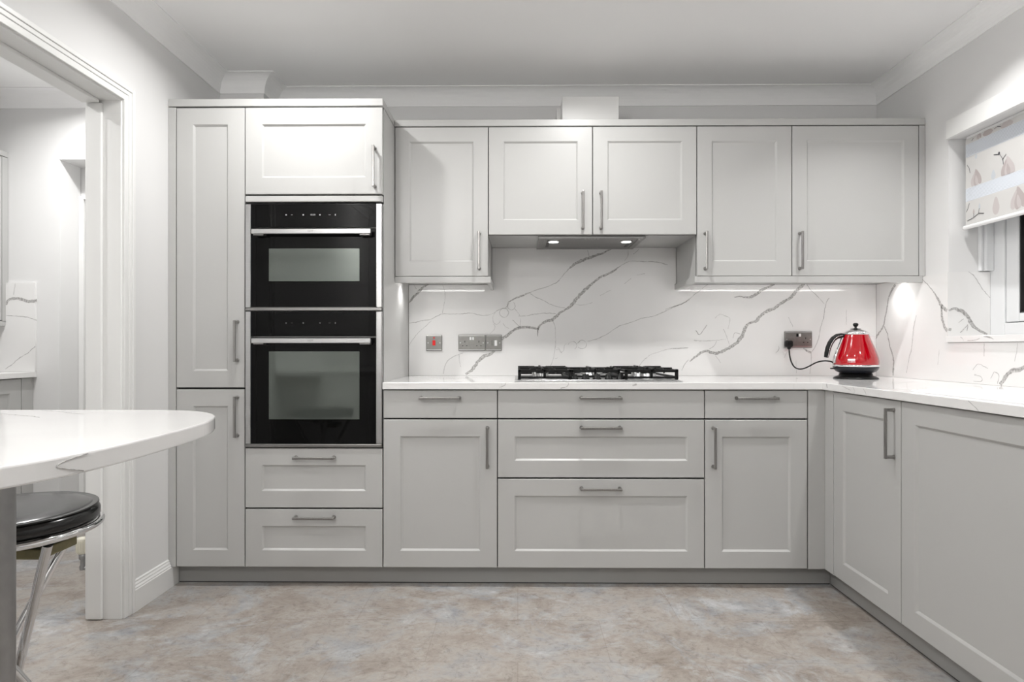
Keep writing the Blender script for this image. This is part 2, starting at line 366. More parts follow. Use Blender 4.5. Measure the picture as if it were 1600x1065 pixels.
# traced stone veins: (along, height, width in mm) on each slab
V_BACK = [ [(-0.585,1.288,6.8),(-0.561,1.318,14.4),(-0.535,1.344,15.3),(-0.509,1.373,11.0),(-0.479,1.384,3.4)],
  [(-0.561,1.385,3.4),(-0.546,1.362,3.4)],
  [(-0.404,1.381,2.4),(-0.393,1.351,2.4),(-0.391,1.306,2.4),(-0.399,1.269,2.4),(-0.406,1.23,2.4)],
  [(-0.585,1.178,3.1),(-0.55,1.181,3.5),(-0.512,1.192,4.0),(-0.468,1.196,4.4),(-0.438,1.215,4.0),(-0.406,1.228,3.5),(-0.363,1.226,3.1),(-0.304,1.227,3.4),(-0.251,1.233,3.7),(-0.229,1.227,4.1),(-0.207,1.22,3.4),(-0.17,1.218,2.7),(-0.136,1.227,2.0)],
  [(-0.464,1.191,2.4),(-0.505,1.154,2.4),(-0.542,1.12,2.4),(-0.568,1.087,2.4),(-0.585,1.057,2.4)],
  [(-0.136,1.227,3.4),(-0.103,1.25,3.4),(-0.058,1.261,3.4),(-0.051,1.291,3.4)],
  [(-0.051,1.291,3.4),(-0.013,1.313,7.9),(0.024,1.324,8.5),(0.054,1.337,5.1)],
  [(0.038,1.334,6.1),(0.068,1.342,4.8),(0.112,1.359,3.4),(0.179,1.38,3.4),(0.216,1.399,3.4),(0.238,1.428,3.7),(0.279,1.473,4.1)],
  [(0.277,1.471,5.1),(0.294,1.485,11.9),(0.309,1.495,16.8),(0.35,1.517,15.8),(0.387,1.528,14.3),(0.439,1.547,12.4),(0.476,1.559,9.7),(0.502,1.577,6.8)],
  [(0.376,1.569,3.4),(0.379,1.554,3.4),(0.383,1.536,3.4)],
  [(-0.048,1.233,3.1),(-0.05,1.221,3.1),(-0.058,1.212,3.1),(-0.068,1.206,3.1),(-0.08,1.206,3.1),(-0.091,1.212,3.1),(-0.098,1.221,3.1),(-0.101,1.233,3.1),(-0.098,1.245,3.1),(-0.091,1.255,3.1),(-0.08,1.26,3.1),(-0.068,1.26,3.1),(-0.058,1.255,3.1),(-0.05,1.245,3.1),(-0.048,1.233,3.1)],
  [(-0.023,1.288,2.7),(-0.017,1.283,2.7),(-0.014,1.275,2.7),(-0.013,1.267,2.7),(-0.015,1.259,2.7),(-0.02,1.252,2.7),(-0.026,1.248,2.7),(-0.034,1.246,2.7),(-0.042,1.248,2.7),(-0.049,1.252,2.7),(-0.054,1.259,2.7),(-0.056,1.267,2.7),(-0.055,1.275,2.7),(-0.051,1.283,2.7),(-0.045,1.288,2.7)],
  [(-0.093,1.191,2.0),(-0.096,1.182,2.0),(-0.1,1.176,2.0),(-0.106,1.171,2.0),(-0.112,1.169,2.0),(-0.118,1.17,2.0),(-0.124,1.173,2.0),(-0.13,1.179,2.0),(-0.133,1.186,2.0),(-0.136,1.195,2.0),(-0.136,1.204,2.0),(-0.135,1.213,2.0),(-0.132,1.222,2.0),(-0.127,1.228,2.0),(-0.121,1.233,2.0)],
  [(-0.08,1.176,2.0),(-0.065,1.154,2.0),(-0.047,1.15,2.0)],
  [(-0.028,1.194,3.1),(-0.01,1.176,3.1),(0.013,1.153,3.1)],
  [(0.013,1.202,1.7),(0.016,1.18,1.7),(0.01,1.157,1.7)],
  [(-0.129,1.172,2.0),(-0.119,1.157,2.0),(-0.132,1.135,2.0),(-0.151,1.12,2.0)],
  [(-0.017,1.254,1.7),(0.001,1.235,1.7),(0.013,1.213,1.7)],
  [(-0.281,0.903,11.9),(-0.255,0.915,15.3),(-0.229,0.949,18.7),(-0.199,0.99,17.8),(-0.17,1.003,17.0),(-0.144,1.012,14.4),(-0.125,1.027,11.9)],
  [(-0.091,1.089,15.3),(-0.058,1.109,13.9),(-0.028,1.135,12.6),(0.009,1.154,12.6),(0.054,1.157,12.9),(0.106,1.146,10.2)],
  [(0.107,1.15,10.2),(0.106,1.127,8.5),(0.107,1.105,2.0)],
  [(0.108,1.142,8.5),(0.12,1.168,9.7),(0.149,1.187,12.2),(0.186,1.194,14.9),(0.223,1.231,11.4),(0.268,1.254,13.3),(0.298,1.283,17.3),(0.32,1.313,18.4),(0.357,1.35,16.9),(0.394,1.387,14.1),(0.439,1.421,10.6),(0.476,1.439,12.3),(0.513,1.454,10.7),(0.55,1.484,4.1)],
  [(0.55,1.484,2.4),(0.58,1.502,2.8),(0.602,1.51,3.3),(0.698,1.506,3.4),(0.735,1.506,3.4),(0.765,1.502,3.5),(0.794,1.491,4.0),(0.805,1.491,4.4)],
  [(0.574,1.512,3.1),(0.591,1.532,3.1),(0.594,1.569,3.1)],
  [(0.62,1.547,2.7),(0.65,1.573,2.7)],
  [(0.639,1.435,2.0),(0.683,1.442,2.0)],
  [(0.572,1.387,1.7),(0.609,1.417,1.7)],
  [(0.442,1.324,2.0),(0.498,1.354,2.0)],
  [(-0.4,0.904,3.7),(-0.393,0.949,3.4),(-0.378,0.975,3.1),(-0.348,0.997,2.7),(-0.296,1.017,2.4)],
  [(-0.316,1.01,2.0),(-0.316,0.979,2.0),(-0.307,0.942,2.0)],
  [(0.068,1.336,3.1),(0.094,1.317,3.1),(0.134,1.3,3.1),(0.179,1.276,3.1),(0.223,1.263,3.1),(0.253,1.26,3.1)],
  [(0.004,1.215,2.4),(0.038,1.215,3.1),(0.075,1.223,3.7),(0.12,1.229,3.8),(0.172,1.231,3.3),(0.205,1.228,2.7)],
  [(0.298,1.28,2.0),(0.335,1.274,2.0),(0.372,1.277,2.0),(0.402,1.287,2.0)],
  [(0.19,1.187,2.4),(0.203,1.15,2.4),(0.203,1.061,2.4),(0.195,1.001,2.4),(0.183,0.96,2.4),(0.175,0.945,2.4)],
  [(0.322,1.071,2.7),(0.327,1.079,2.7),(0.335,1.085,2.7),(0.344,1.087,2.7),(0.354,1.086,2.7),(0.362,1.081,2.7),(0.368,1.074,2.7),(0.371,1.064,2.7),(0.37,1.055,2.7),(0.365,1.046,2.7),(0.358,1.04,2.7),(0.349,1.037,2.7),(0.339,1.038,2.7),(0.33,1.042,2.7),(0.324,1.049,2.7)],
  [(0.271,1.061,2.0),(0.273,1.067,2.0),(0.277,1.072,2.0),(0.282,1.076,2.0),(0.288,1.078,2.0),(0.295,1.079,2.0),(0.302,1.078,2.0),(0.308,1.075,2.0),(0.313,1.071,2.0),(0.316,1.065,2.0),(0.318,1.059,2.0),(0.317,1.053,2.0),(0.315,1.047,2.0),(0.311,1.041,2.0),(0.306,1.038,2.0)],
  [(0.212,1.046,2.0),(0.231,1.035,2.0),(0.223,1.016,2.0),(0.253,1.031,2.0),(0.246,1.053,2.0),(0.261,1.068,2.0)],
  [(0.198,0.986,1.7),(0.216,0.99,1.7)],
  [(0.32,1.068,1.7),(0.331,1.064,1.7),(0.335,1.079,1.7)],
  [(0.205,1.035,1.7),(0.223,1.038,1.7),(0.238,1.016,1.7)],
  [(0.372,1.079,2.7),(0.424,1.09,3.0),(0.483,1.12,3.3),(0.542,1.161,3.4),(0.602,1.179,3.4),(0.661,1.202,3.4),(0.735,1.215,3.8),(0.787,1.239,4.2),(0.839,1.264,4.2),(0.89,1.283,3.8),(0.924,1.305,3.4)],
  [(0.793,1.251,4.1),(0.832,1.264,3.7),(0.877,1.279,3.4),(0.909,1.296,3.1),(0.954,1.335,2.8),(0.986,1.357,2.6),(1.019,1.386,2.4)],
  [(0.65,0.946,3.1),(0.676,0.979,2.9),(0.713,1.009,2.8),(0.765,1.025,2.7),(0.816,1.04,2.5),(0.913,1.044,2.4)],
  [(0.832,1.041,2.0),(0.877,1.041,2.0),(0.916,1.047,2.0)],
  [(1.16,1.317,5.1),(1.192,1.32,8.5),(1.237,1.313,11.3),(1.269,1.324,13.6),(1.308,1.357,13.6),(1.346,1.37,13.0),(1.375,1.386,11.9)],
  [(0.922,0.972,5.1),(0.948,0.993,10.3),(0.98,1.016,13.6),(1.012,1.029,13.6),(1.064,1.012,14.4),(1.109,1.029,15.5),(1.147,1.051,17.6),(1.179,1.074,18.2),(1.205,1.112,17.2),(1.215,1.151,15.3),(1.243,1.178,14.0),(1.276,1.186,16.1),(1.301,1.219,17.0),(1.333,1.241,17.0),(1.372,1.254,15.1),(1.41,1.283,13.9),(1.462,1.312,14.9),(1.5,1.357,14.6),(1.535,1.386,13.6)],
  [(0.88,0.922,2.7),(0.893,0.954,2.7),(0.916,0.98,2.7)],
  [(1.06,1.003,1.7),(1.089,0.964,1.7)],
  [(0.954,1.138,4.1),(0.974,1.109,4.1),(1.015,1.167,4.1)],
  [(0.945,1.085,3.4),(0.986,1.081,2.9),(1.051,1.083,2.5),(1.115,1.09,2.0)],
  [(1.067,1.08,2.7),(1.054,1.054,2.7),(1.028,1.038,2.7)],
  [(1.154,1.096,2.4),(1.16,1.128,2.4),(1.192,1.119,2.4)],
  [(1.057,1.203,2.0),(1.083,1.228,2.0),(1.141,1.203,2.0),(1.128,1.145,2.0)],
  [(1.102,1.145,2.4),(1.121,1.106,2.4),(1.134,1.061,2.4)],
  [(1.548,1.383,3.1),(1.567,1.354,3.1),(1.603,1.322,3.1),(1.641,1.28,3.1)],
  [(1.667,1.312,3.4),(1.648,1.28,3.7),(1.638,1.209,4.1),(1.622,1.157,3.7),(1.609,1.087,3.4),(1.593,1.048,3.1),(1.571,1.022,2.7)],
  [(1.571,1.022,2.7),(1.572,0.977,2.7),(1.564,0.906,2.7)],
  [(1.529,1.041,5.1),(1.548,1.029,7.6),(1.569,1.017,10.2)],
  [(1.397,1.054,2.7),(1.401,1.035,2.7),(1.381,1.016,2.7)],
  [(1.449,1.209,1.7),(1.474,1.157,1.7)],
  [(1.49,0.977,1.7),(1.492,0.906,1.7)],
  [(1.426,0.99,2.0),(1.442,1.022,2.0)],
  [(1.758,1.25,2.4),(1.758,1.169,2.4)] ]
V_RIGHT = [ [(0.461,1.366,13.6),(0.488,1.341,13.6),(0.519,1.303,11.4),(0.531,1.244,8.7),(0.55,1.193,10.0),(0.558,1.159,10.2),(0.607,1.118,11.2),(0.646,1.082,13.6)],
  [(0.558,1.159,6.8),(0.525,1.117,6.8),(0.507,1.049,7.5),(0.482,1.012,9.5),(0.473,0.961,10.9),(0.48,0.902,11.9)],
  [(0.297,1.202,2.7),(0.318,1.147,3.4),(0.334,1.035,4.1),(0.351,1.0,3.4),(0.373,0.921,2.7)],
  [(0.139,1.036,2.0),(0.143,1.003,2.0),(0.149,0.967,2.0)],
  [(0.262,1.375,3.4),(0.21,1.335,3.9),(0.151,1.274,9.7),(0.123,1.232,15.3),(0.088,1.212,15.3)],
  [(0.127,1.232,11.9),(0.123,1.186,10.8),(0.109,1.147,11.9),(0.088,1.119,15.3)],
  [(-0.127,1.064,3.4),(-0.128,1.011,3.4)],
  [(-0.294,1.063,2.4),(-0.291,1.027,2.4),(-0.28,0.994,2.4)],
  [(-0.21,0.9,15.3),(-0.235,0.93,15.3),(-0.26,0.957,15.3),(-0.297,0.961,14.4),(-0.337,0.979,13.6)],
  [(-0.065,0.952,2.7),(-0.093,0.983,2.7),(-0.147,0.961,2.7)],
  [(-0.073,0.931,3.1),(-0.101,0.931,3.1),(-0.124,0.916,3.1),(-0.116,0.904,3.1),(-0.069,0.905,3.1)],
  [(-0.162,0.921,2.4),(-0.181,0.951,2.4)],
  [(-0.185,0.948,3.4),(-0.207,0.943,3.4),(-0.203,0.917,3.4),(-0.196,0.902,3.4)] ]
V_REVEAL = [ [(1.923,1.21,8.5),(1.939,1.223,12.8),(1.981,1.21,13.6),(2.006,1.191,15.3),(2.022,1.149,15.9),(2.051,1.123,12.5),(2.092,1.106,6.8)],
  [(2.009,1.384,3.1),(2.035,1.365,3.1),(2.07,1.307,3.1),(2.104,1.268,3.1)],
  [(2.006,1.149,3.4),(1.987,1.127,3.4),(1.971,1.114,3.4)],
  [(2.006,1.149,3.4),(2.003,1.12,3.4)],
  [(1.965,1.156,2.4),(1.987,1.175,2.4)],
  [(1.921,1.13,13.6),(1.933,1.127,13.6)] ]
V_UTIL = [ [(-2.774,1.277,8.5),(-2.764,1.306,12.6),(-2.729,1.314,12.6),(-2.69,1.306,13.9),(-2.65,1.295,16.3),(-2.606,1.301,13.6)],
  [(-2.774,1.22,3.4),(-2.71,1.216,3.4),(-2.66,1.211,3.4),(-2.606,1.194,3.4)],
  [(-2.778,0.93,4.1),(-2.739,0.955,4.1),(-2.71,0.984,4.1),(-2.66,1.013,4.1),(-2.616,1.052,4.1)],
  [(-2.734,1.331,2.4),(-2.724,1.392,2.4)] ]
V_TOP = [ [(-1.197,-1.252,3.1),(-1.125,-1.28,3.1),(-1.052,-1.32,3.1)],
  [(-1.153,-1.183,3.1),(-1.092,-1.205,3.1),(-0.992,-1.264,3.1)],
  [(-1.022,-1.25,2.0),(-0.979,-1.213,2.0),(-0.932,-1.172,2.0)] ]
V_WEDGE = [ [(-0.08,0.874,3.4),(-0.058,0.881,3.4),(-0.048,0.888,3.4),(-0.053,0.894,3.4)],
  [(0.185,0.87,3.4),(0.216,0.878,3.4),(0.226,0.887,3.4),(0.219,0.894,3.4)],
  [(0.496,0.882,6.8),(0.514,0.888,6.8)] ]

# ================================================================== STRUCTURE
CZ = 2.43
m = MB(); m.box(-3.3, 2.5, -3.9, 1.3, -.1, 0); struct(m.build('floor', FLOORM))
m = MB(); m.box(-3.3, 2.5, -3.9, 1.3, CZ, CZ + .1); struct(m.build('ceiling', CEILP))
# left wall, with the doorway to the utility room
m = MB()
m.box(-1.67, -1.53, -.292, .64, 0, CZ); m.box(-1.67, -1.53, -1.105, -.292, 2.022, CZ); m.box(-1.67, -1.53, -3.6, -1.105, 0, CZ)
struct(m.build('wall_left', WALLP))
# back wall, with the opening at the back of the utility room and the pipe boxing in the corner
m = MB()
m.box(-3.3, -2.494, .64, .80, 0, CZ); m.box(-2.494, -1.80, .64, .80, 2.069, CZ); m.box(-1.80, 2.3, .64, .80, 0, CZ)
struct(m.build('wall_back', WALLP))
m = MB(); m.box(-1.53, -1.303, .46, .64, 2.15, CZ); struct(m.build('wall_corner', WALLP))
# right wall with the window opening
WY0, WY1, WZ0, WZ1 = -1.25, .096, 1.068, 1.98
m = MB()
m.box(1.93, 2.25, WY1, .64, 0, CZ); m.box(1.93, 2.25, -3.6, WY0, 0, CZ)
m.box(1.93, 2.25, WY0, WY1, 0, WZ0); m.box(1.93, 2.25, WY0, WY1, WZ1, CZ)
struct(m.build('wall_right', WALLP))
m = MB(); m.box(-3.3, 2.3, -3.75, -3.6, 0, CZ); struct(m.build('wall_front', WALLP))
m = MB(); m.box(-3.27, -3.12, -1.9, .64, 0, CZ); struct(m.build('wall_utility_left', WALLP))
m = MB(); m.box(-3.27, -1.67, -2.05, -1.9, 0, CZ); struct(m.build('wall_utility_front', WALLP))
m = MB(); m.box(-2.6, -1.7, 1.0, 1.08, 0, CZ); struct(m.build('wall_utility_back', WALLP))

def sweep(path, prof, closed=True):
    """prof = (distance into the room, z); the room lies to the right of the path"""
    k = len(path); mb = MB(); cols = []
    for i, p in enumerate(path):
        p = Vector(p)
        dirs = []
        if closed or i > 0: dirs.append((p - Vector(path[i - 1])).normalized())
        if closed or i < k - 1: dirs.append((Vector(path[(i + 1) % k]) - p).normalized())
        ns = [Vector((d.y, -d.x)) for d in dirs]
        nn = sum(ns, Vector((0, 0))).normalized(); sc = 1 / max(.3, nn.dot(ns[0]))
        cols.append([(p.x + nn.x * d * sc, p.y + nn.y * d * sc, z) for d, z in prof])
    n = len(prof)
    for i in range(k if closed else k - 1):
        a, b = cols[i], cols[(i + 1) % k]
        mb.add(a + b, [[j, j + 1, n + j + 1, n + j] for j in range(n - 1)])
    if not closed:
        for c in (cols[0], cols[-1]): mb.add(c, [list(range(n))])
    return mb
r = .078; zc0 = 2.347
prof = [(0, zc0), (.006, zc0), (.006, zc0 + .003)]
for i in range(9):
    a = PI / 2 * i / 8
    prof.append((.006 + (r - .012) * (1 - math.cos(a)), zc0 + .003 + (CZ - .004 - zc0 - .003) * math.sin(a)))
prof += [(r, CZ - .004), (r, CZ)]
struct(sweep([(-1.53, -3.6), (-1.53, .46), (-1.303, .46), (-1.303, .64), (1.93, .64), (1.93, -3.6)], prof).build('trim_1', CEILP))
struct(sweep([(-3.12, -1.9), (-3.12, .64), (-1.67, .64), (-1.67, -1.9)], prof).build('trim_2', CEILP))

# baseboard on the left wall
sk = [(0, 0), (.018, 0), (.018, .086), (.0155, .089), (.0155, .094), (.011, .100), (.011, .105), (.007, .112), (.007, .118), (0, .121)]
m = sweep([(-1.53, -.2555), (-1.53, -.003)], sk, closed=False); m.box(-1.53, -1.512, -.003, .054, 0, .0845)
struct(m.build('baseboard_left', TRIMP))
m = sweep([(-1.53, -3.6), (-1.53, -1.141)], sk, closed=False); struct(m.build('baseboard_left', TRIMP))

# door lining between kitchen and utility room
d1 = bpy.data.objects.new('door_1', None); COL.objects.link(d1); d1.location = (-1.6, -.7, 0); struct(d1)
def at(o, parent): o.parent = parent; o.matrix_parent_inverse = Matrix.Translation(-Vector(parent.location)); return o
m = MB(); m.box(-1.668, -1.528, -.318, -.292, 0, 2.022, bev=.002); m.box(-1.672, -1.528, -1.105, -1.079, 0, 2.022, bev=.002); m.box(-1.672, -1.528, -1.079, -.318, 1.998, 2.022)
at(m.build('lining', TRIMP), d1)
m = MB(); m.box(-1.656, -1.597, -.331, -.318, .004, 1.985, bev=.003); m.box(-1.6705, -1.603, -1.079, -1.066, 0, 1.985, bev=.003); m.box(-1.6705, -1.603, -1.066, -.331, 1.985, 1.998, bev=.003)
at(m.build('stop_bead', TRIMP), d1)
def arch_frame(x0, sgn):
    m = MB()
    for a, b, t in ((.006, .030, .012), (.030, .046, .015), (.046, .062, .019)):
        X0, X1 = sorted((x0, x0 + sgn * t))
        m.box(X0, X1, -.318 + a - .0, -.318 + b, 0, 1.998 + b, bev=.0015, seg=1)
        m.box(X0, X1, -1.079 - b, -1.079 - a, 0, 1.998 + b, bev=.0015, seg=1)
        m.box(X0, X1, -1.079 - a, -.318 + a, 1.998 + a, 1.998 + b, bev=.0015, seg=1)
    return m
at(arch_frame(-1.53, 1).build('architrave', TRIMP), d1)

# the opening at the back of the utility room
d2 = bpy.data.objects.new('door_2', None); COL.objects.link(d2); d2.location = (-2.15, .8, 0); struct(d2)
m = MB(); m.box(-2.494, -2.466, .78, .80, 0, 1.905, bev=.003); m.box(-2.466, -1.80, .78, .80, 1.885, 1.905, bev=.003)
at(m.build('door_frame', TRIMP), d2)
m = MB(); shaker(m, -2.462, -1.83, .01, 1.88, .1, .01, .03)
o = m.build('door_leaf', TRIMP); o.location = (0, .80, 0); at(o, d2)
m = MB(); m.box(-2.494, -1.8, .801, .82, 1.906, 2.42); at(m.build('over_panel', WALLP), d2)
m = MB(); m.box(-2.4935, -2.4785, .645, .778, 0, .135, bev=.004); struct(m.build('baseboard_back', TRIMP))

# window
w1 = bpy.data.objects.new('window_1', None); COL.objects.link(w1); w1.location = (2.14, -.58, 1.1); struct(w1)
m = MB()
X0, X1 = 2.107, 2.17
m.box(X0, X1, .008, WY1 - .001, 1.100, WZ1, bev=.004); m.box(X0, X1, WY0, WY0 + .075, 1.100, WZ1, bev=.004)
m.box(X0, X1, WY0 + .075, .008, 1.100, 1.153, bev=.004); m.box(X0, X1, WY0 + .075, .008, WZ1 - .06, WZ1, bev=.004)
m.box(X0, X1, -.64, -.57, 1.153, WZ1 - .06, bev=.004)
m.box(2.058, 2.072, .075, WY1 - .001, 1.387, WZ1, bev=.004); m.box(2.072, 2.107, .062, WY1 - .001, 1.387, WZ1, bev=.004)
at(m.build('window_frame', UPVC), w1)
for a, b in ((.0055, -.5675), (-.6425, WY0 + .0775)):
    m = MB(); X2 = 2.112
    lo, hi = min(a, b), max(a, b)
    m.box(X2, X2 + .05, hi - .068, hi, 1.156, WZ1 - .063, bev=.005); m.box(X2, X2 + .05, lo, lo + .068, 1.156, WZ1 - .063, bev=.005)
    m.box(X2, X2 + .05, lo + .068, hi - .068, 1.156, 1.193, bev=.005); m.box(X2, X2 + .05, lo + .068, hi - .068, WZ1 - .13, WZ1 - .063, bev=.005)
    s_ = at(m.build('sash', UPVC), w1)
    m = MB(); g0, g1, h0, h1 = lo + .068, hi - .068, 1.193, WZ1 - .13
    for q in ((g0, g0 + .006, h0, h1), (g1 - .006, g1, h0, h1), (g0, g1, h0, h0 + .006), (g0, g1, h1 - .006, h1)): m.box(X2 + .004, X2 + .03, *q[:2], *q[2:])
    at(m.build('gasket', SEALSHADE), w1)
    m = MB(); m.box(X2 + .03, X2 + .036, g0, g1, h0, h1); at(m.build('pane', PANE), w1)
m = MB(); m.box(2.16, 2.19, WY0, WY1, WZ0, WZ1); at(m.build('reveal_back', SEALSHADE), w1)
# fascia board over the window
m = MB(); m.box(1.9115, 1.9295, -1.27, .088, 1.975, 2.056, bev=.002); struct(m.build('trim_3', TRIMP))

# ================================================================== KITCHEN: tall units
lab = 'tall narrow light grey larder cabinet against the left wall, left of the ovens'
t = empty('larder_cabinet', (0, 0, 0), lab, 'cabinet')
carcass(t, -1.495, -1.1925, .087, 2.096, .637, (.865, 1.3, 1.7))
door(t, -1.495, -1.1925, .870, 2.096, -1.225, 1.075); door(t, -1.495, -1.1925, .087, .8655, -1.225, .746)
m = MB(); m.box(-1.5295, -1.4965, .0005, .03, .087, 2.097, bev=.001, seg=1)
tag(m.build('filler_panel', CAB), 'slim light grey vertical filler strip between the left wall and the larder cabinet', 'panel')
t = empty('oven_housing', (0, 0, 0), 'tall light grey cabinet housing the two stacked black ovens', 'cabinet')
m = MB()
for a, b in ((-1.1915, -1.1735), (-.607, -.5885)): m.box(a, b, .0215, .637, .087, 2.096)
m.box(-1.1735, -.607, .627, .637, .087, 2.096)
for z in (.087, .600, 1.205, 1.6755, 2.078): m.box(-1.1735, -.607, .0215, .627, z - (.012 if .5 < z < 1.3 else 0), z + .005 + (.013 if z in (.087, 2.078) else 0))
for q in ((.342, .3445), (.347, .610), (1.676, 1.716), (2.09, 2.0985)): m.box(-1.1915, -.589, .0203, .0213, *q, 1)  # dark strips that paint shadow into the gaps between the fronts
m.build('body', [CAB, SEALSHADE], t)
door(t, -1.1925, -.5885, 1.7145, 2.096, -.624, 1.832)
door(t, -1.1925, -.5885, 1.681, 1.7105, kind='filler_rail', flat=True)
door(t, -1.1925, -.5885, .346, .608, -.885, .568, False, 'drawer'); door(t, -1.1925, -.5885, .087, .3425, -.885, .308, False, 'drawer')
m = MB(); m.box(-1.5295, -.5885, -.0005, .637, 2.101, 2.133, bev=.0015, seg=1)
tag(m.build('cornice_panel', CAB), 'light grey flat cornice on top of the tall cabinets at left', 'cornice')

# ovens (local coordinates are world ones)
def oven(label, z0, z1, zc, hz, wz0, wz1, name):
    t = empty('oven', (0, 0, 0), label, 'oven')
    x0, x1 = -1.189, -.592
    m = MB(); m.box(x0 + .022, x1 - .022, .022, .5, z0 + .008, z1 - .008); m.build('oven_body', STEELDARK, t)
    for a, b in ((x0, x0 + .023), (x1 - .025, x1)):
        m = MB(); m.box(a, b, -.004, .02, z0 + .002, z1 - .001, bev=.002); m.build('side_trim', STEEL, t)
    m = MB(); m.box(x0, x1, -.006, .02, z0 - .012, z0 + .001, bev=.002); m.build('bottom_trim', STEELDARK, t)
    gx0, gx1 = x0 + .0245, x1 - .0265
    m = MB(); m.box(gx0, gx1, -.004, .018, zc, z1 - .001, bev=.001, seg=1); p = m.build('control_panel', BLACKGLASS, t)
    m = MB(); cz = (zc + z1) / 2 + .003
    for dx, w_, h_ in ((-.12, .006, .005), (-.095, .007, .0015), (-.045, .006, .006), (.028, .006, .005), (.07, .009, .0015), (.095, .004, .007)):
        m.box(-.89 + dx - w_ / 2, -.89 + dx + w_ / 2, -.0046, -.0042, cz - h_ / 2, cz + h_ / 2)
    m.build('touch_symbols', PRINT if wz1 > 1.2 else PRINTDIM, p)
    if wz1 > 1.2: text('clock_digits', '00:00', .010, PRINT, p, (-.893, -.0044, cz))
    m = MB(); m.box(gx0, gx1, -.003, .018, z0 + .0035, zc - .006, bev=.001, seg=1); d = m.build('door', BLACKGLASS, t)
    m = MB(); m.box(gx0, gx1, -.0035, .0, z0 + .0018, z0 + .0032); m.build('lower_lip', STEELDARK, d)
    m = MB(); m.box(-1.086, -.690, -.0036, -.0031, wz0, wz1); m.build('window', OVENWIN, d)
    hx0, hx1 = -1.146, -.632
    m = MB(); m.box(hx0, hx1, -.045, -.036, hz - .0105, hz + .0105, bev=.002); h = m.build('handle', STEEL, d)
    for a in (hx0 + .004, hx1 - .05): m = MB(); m.box(a, a + .046, -.036, -.0042, hz - .0165, hz + .006, bev=.002); m.build('handle_bracket', STEELDARK, d)
    text('engraving', 'NEFF', .011, PRINTDARK, d, (-.89, -.0452, hz))
oven('upper black glass oven with a short pale window and steel bar handle', 1.219, 1.6735, 1.570, 1.546, 1.336, 1.478, 'upper')
oven('lower, taller black glass oven with a deep window, beneath the short one', .624, 1.205, 1.096, 1.076, .734, 1.030, 'lower')

# ------------------------------------------------------------------ base units, back run
BX = (-.5875, -.0885, .811, 1.256)
t = empty('base_cabinet', (0, 0, 0), 'light grey base cabinet with one drawer and one door, right beside the ovens', 'cabinet', None)
carcass(t, BX[0], BX[1], .087, .864, .62, (.72,))
door(t, BX[0], BX[1], .7375, .8625, -.338, .828, False, 'drawer', True); door(t, BX[0], BX[1], .087, .7345, -.132, .614)
t = empty('base_cabinet', (0, 0, 0), 'wide light grey three-drawer base cabinet below the gas hob', 'cabinet')
carcass(t, BX[1], BX[2], .087, .864, .62, (.72,))
door(t, BX[1], BX[2], .7375, .8625, .36, .828, False, 'drawer', True)
door(t, BX[1], BX[2], .480, .7345, .36, .699, False, 'drawer'); door(t, BX[1], BX[2], .087, .4765, .36, .435, False, 'drawer')
t = empty('base_cabinet', (0, 0, 0), 'light grey base cabinet with one drawer and one door, nearest the corner', 'cabinet')
carcass(t, BX[2], BX[3], .087, .864, .62, (.72,))
door(t, BX[2], BX[3], .7375, .8625, 1.032, .828, False, 'drawer', True); door(t, BX[2], BX[3], .087, .7345, .848, .614)
m = MB(); m.box(1.2585, 1.331, .0, .02, .087, .8625, bev=.001, seg=1); m.box(1.331, 1.351, -.0675, .02, .087, .8625, bev=.001, seg=1)
tag(m.build('corner_post', CAB), 'light grey L-shaped corner post between the two runs of base cabinets', 'panel')
# right run, fronts facing -x ; local frame turned by -90 degrees, origin at (1.331, 0)
def rrun(label, a, b, hx=None):
    t = empty('base_cabinet', (1.331, 0, 0), label, 'cabinet', rz=-PI / 2)
    carcass(t, a, b, .087, .864, .58, (.45,)); door(t, a, b, .087, .8625, hx, .743)
    return t
rrun('light grey single-door base cabinet on the right run with an upright bar handle', .0695, .5215, .482)
rrun('light grey cabinet with a wide plain panelled door under the sink, at right', .5215, 1.1215)
rrun('light grey base cabinet at the near end of the right run', 1.1215, 1.7215, 1.16)

m = MB(); m.box(-1.511, 1.3795, .054, .07, .005, .0865); p = m.build('plinth', PLINTH)
tag(p, 'long grey plinth beneath the cabinets of the back wall', 'plinth')
m = MB(); m.box(-1.511, 1.3795, .056, .068, 0, .005); m.build('plinth_gap_shadow', SEALSHADE, p)  # dark strip standing in for the shadow line under the plinth
m = MB(); m.box(1.380, 1.396, -1.72, .0535, .005, .0865); p = m.build('plinth', PLINTH)
tag(p, 'grey plinth beneath the cabinets of the right run', 'plinth')
m = MB(); m.box(1.382, 1.394, -1.72, .0535, 0, .005); m.build('plinth_gap_shadow', SEALSHADE, p)  # painted shadow line under the right run's plinth

# worktop
m = MB(); m.prism([(-.5875, -.013), (1.314, -.013), (1.314, -1.735), (1.929, -1.735), (1.929, .639), (-.5875, .639)], .865, .895, bev=.002)
for v in V_WEDGE: ribbon(m, v, (0, -.013, 0), (1, 0, 0), (0, 0, 1), (0, -1, 0), jit=.5)
for v in ([(-.30, .01, 3), (-.26, .08, 3), (-.2, .14, 2)], [(-.1, .12, 3), (.02, .06, 3), (.1, .03, 2)], [(1.12, .02, 4), (1.17, .06, 4), (1.24, .07, 4), (1.29, .03, 3)], [(1.25, .25, 3), (1.35, .3, 3), (1.4, .42, 3)], [(1.38, -.2, 3), (1.45, -.1, 3), (1.6, -.05, 3), (1.75, .05, 3)], [(-.45, .25, 3), (-.3, .3, 4), (-.2, .45, 3)]):
    ribbon(m, v, (0, 0, .895), (1, 0, 0), (0, 1, 0), (0, 0, 1))
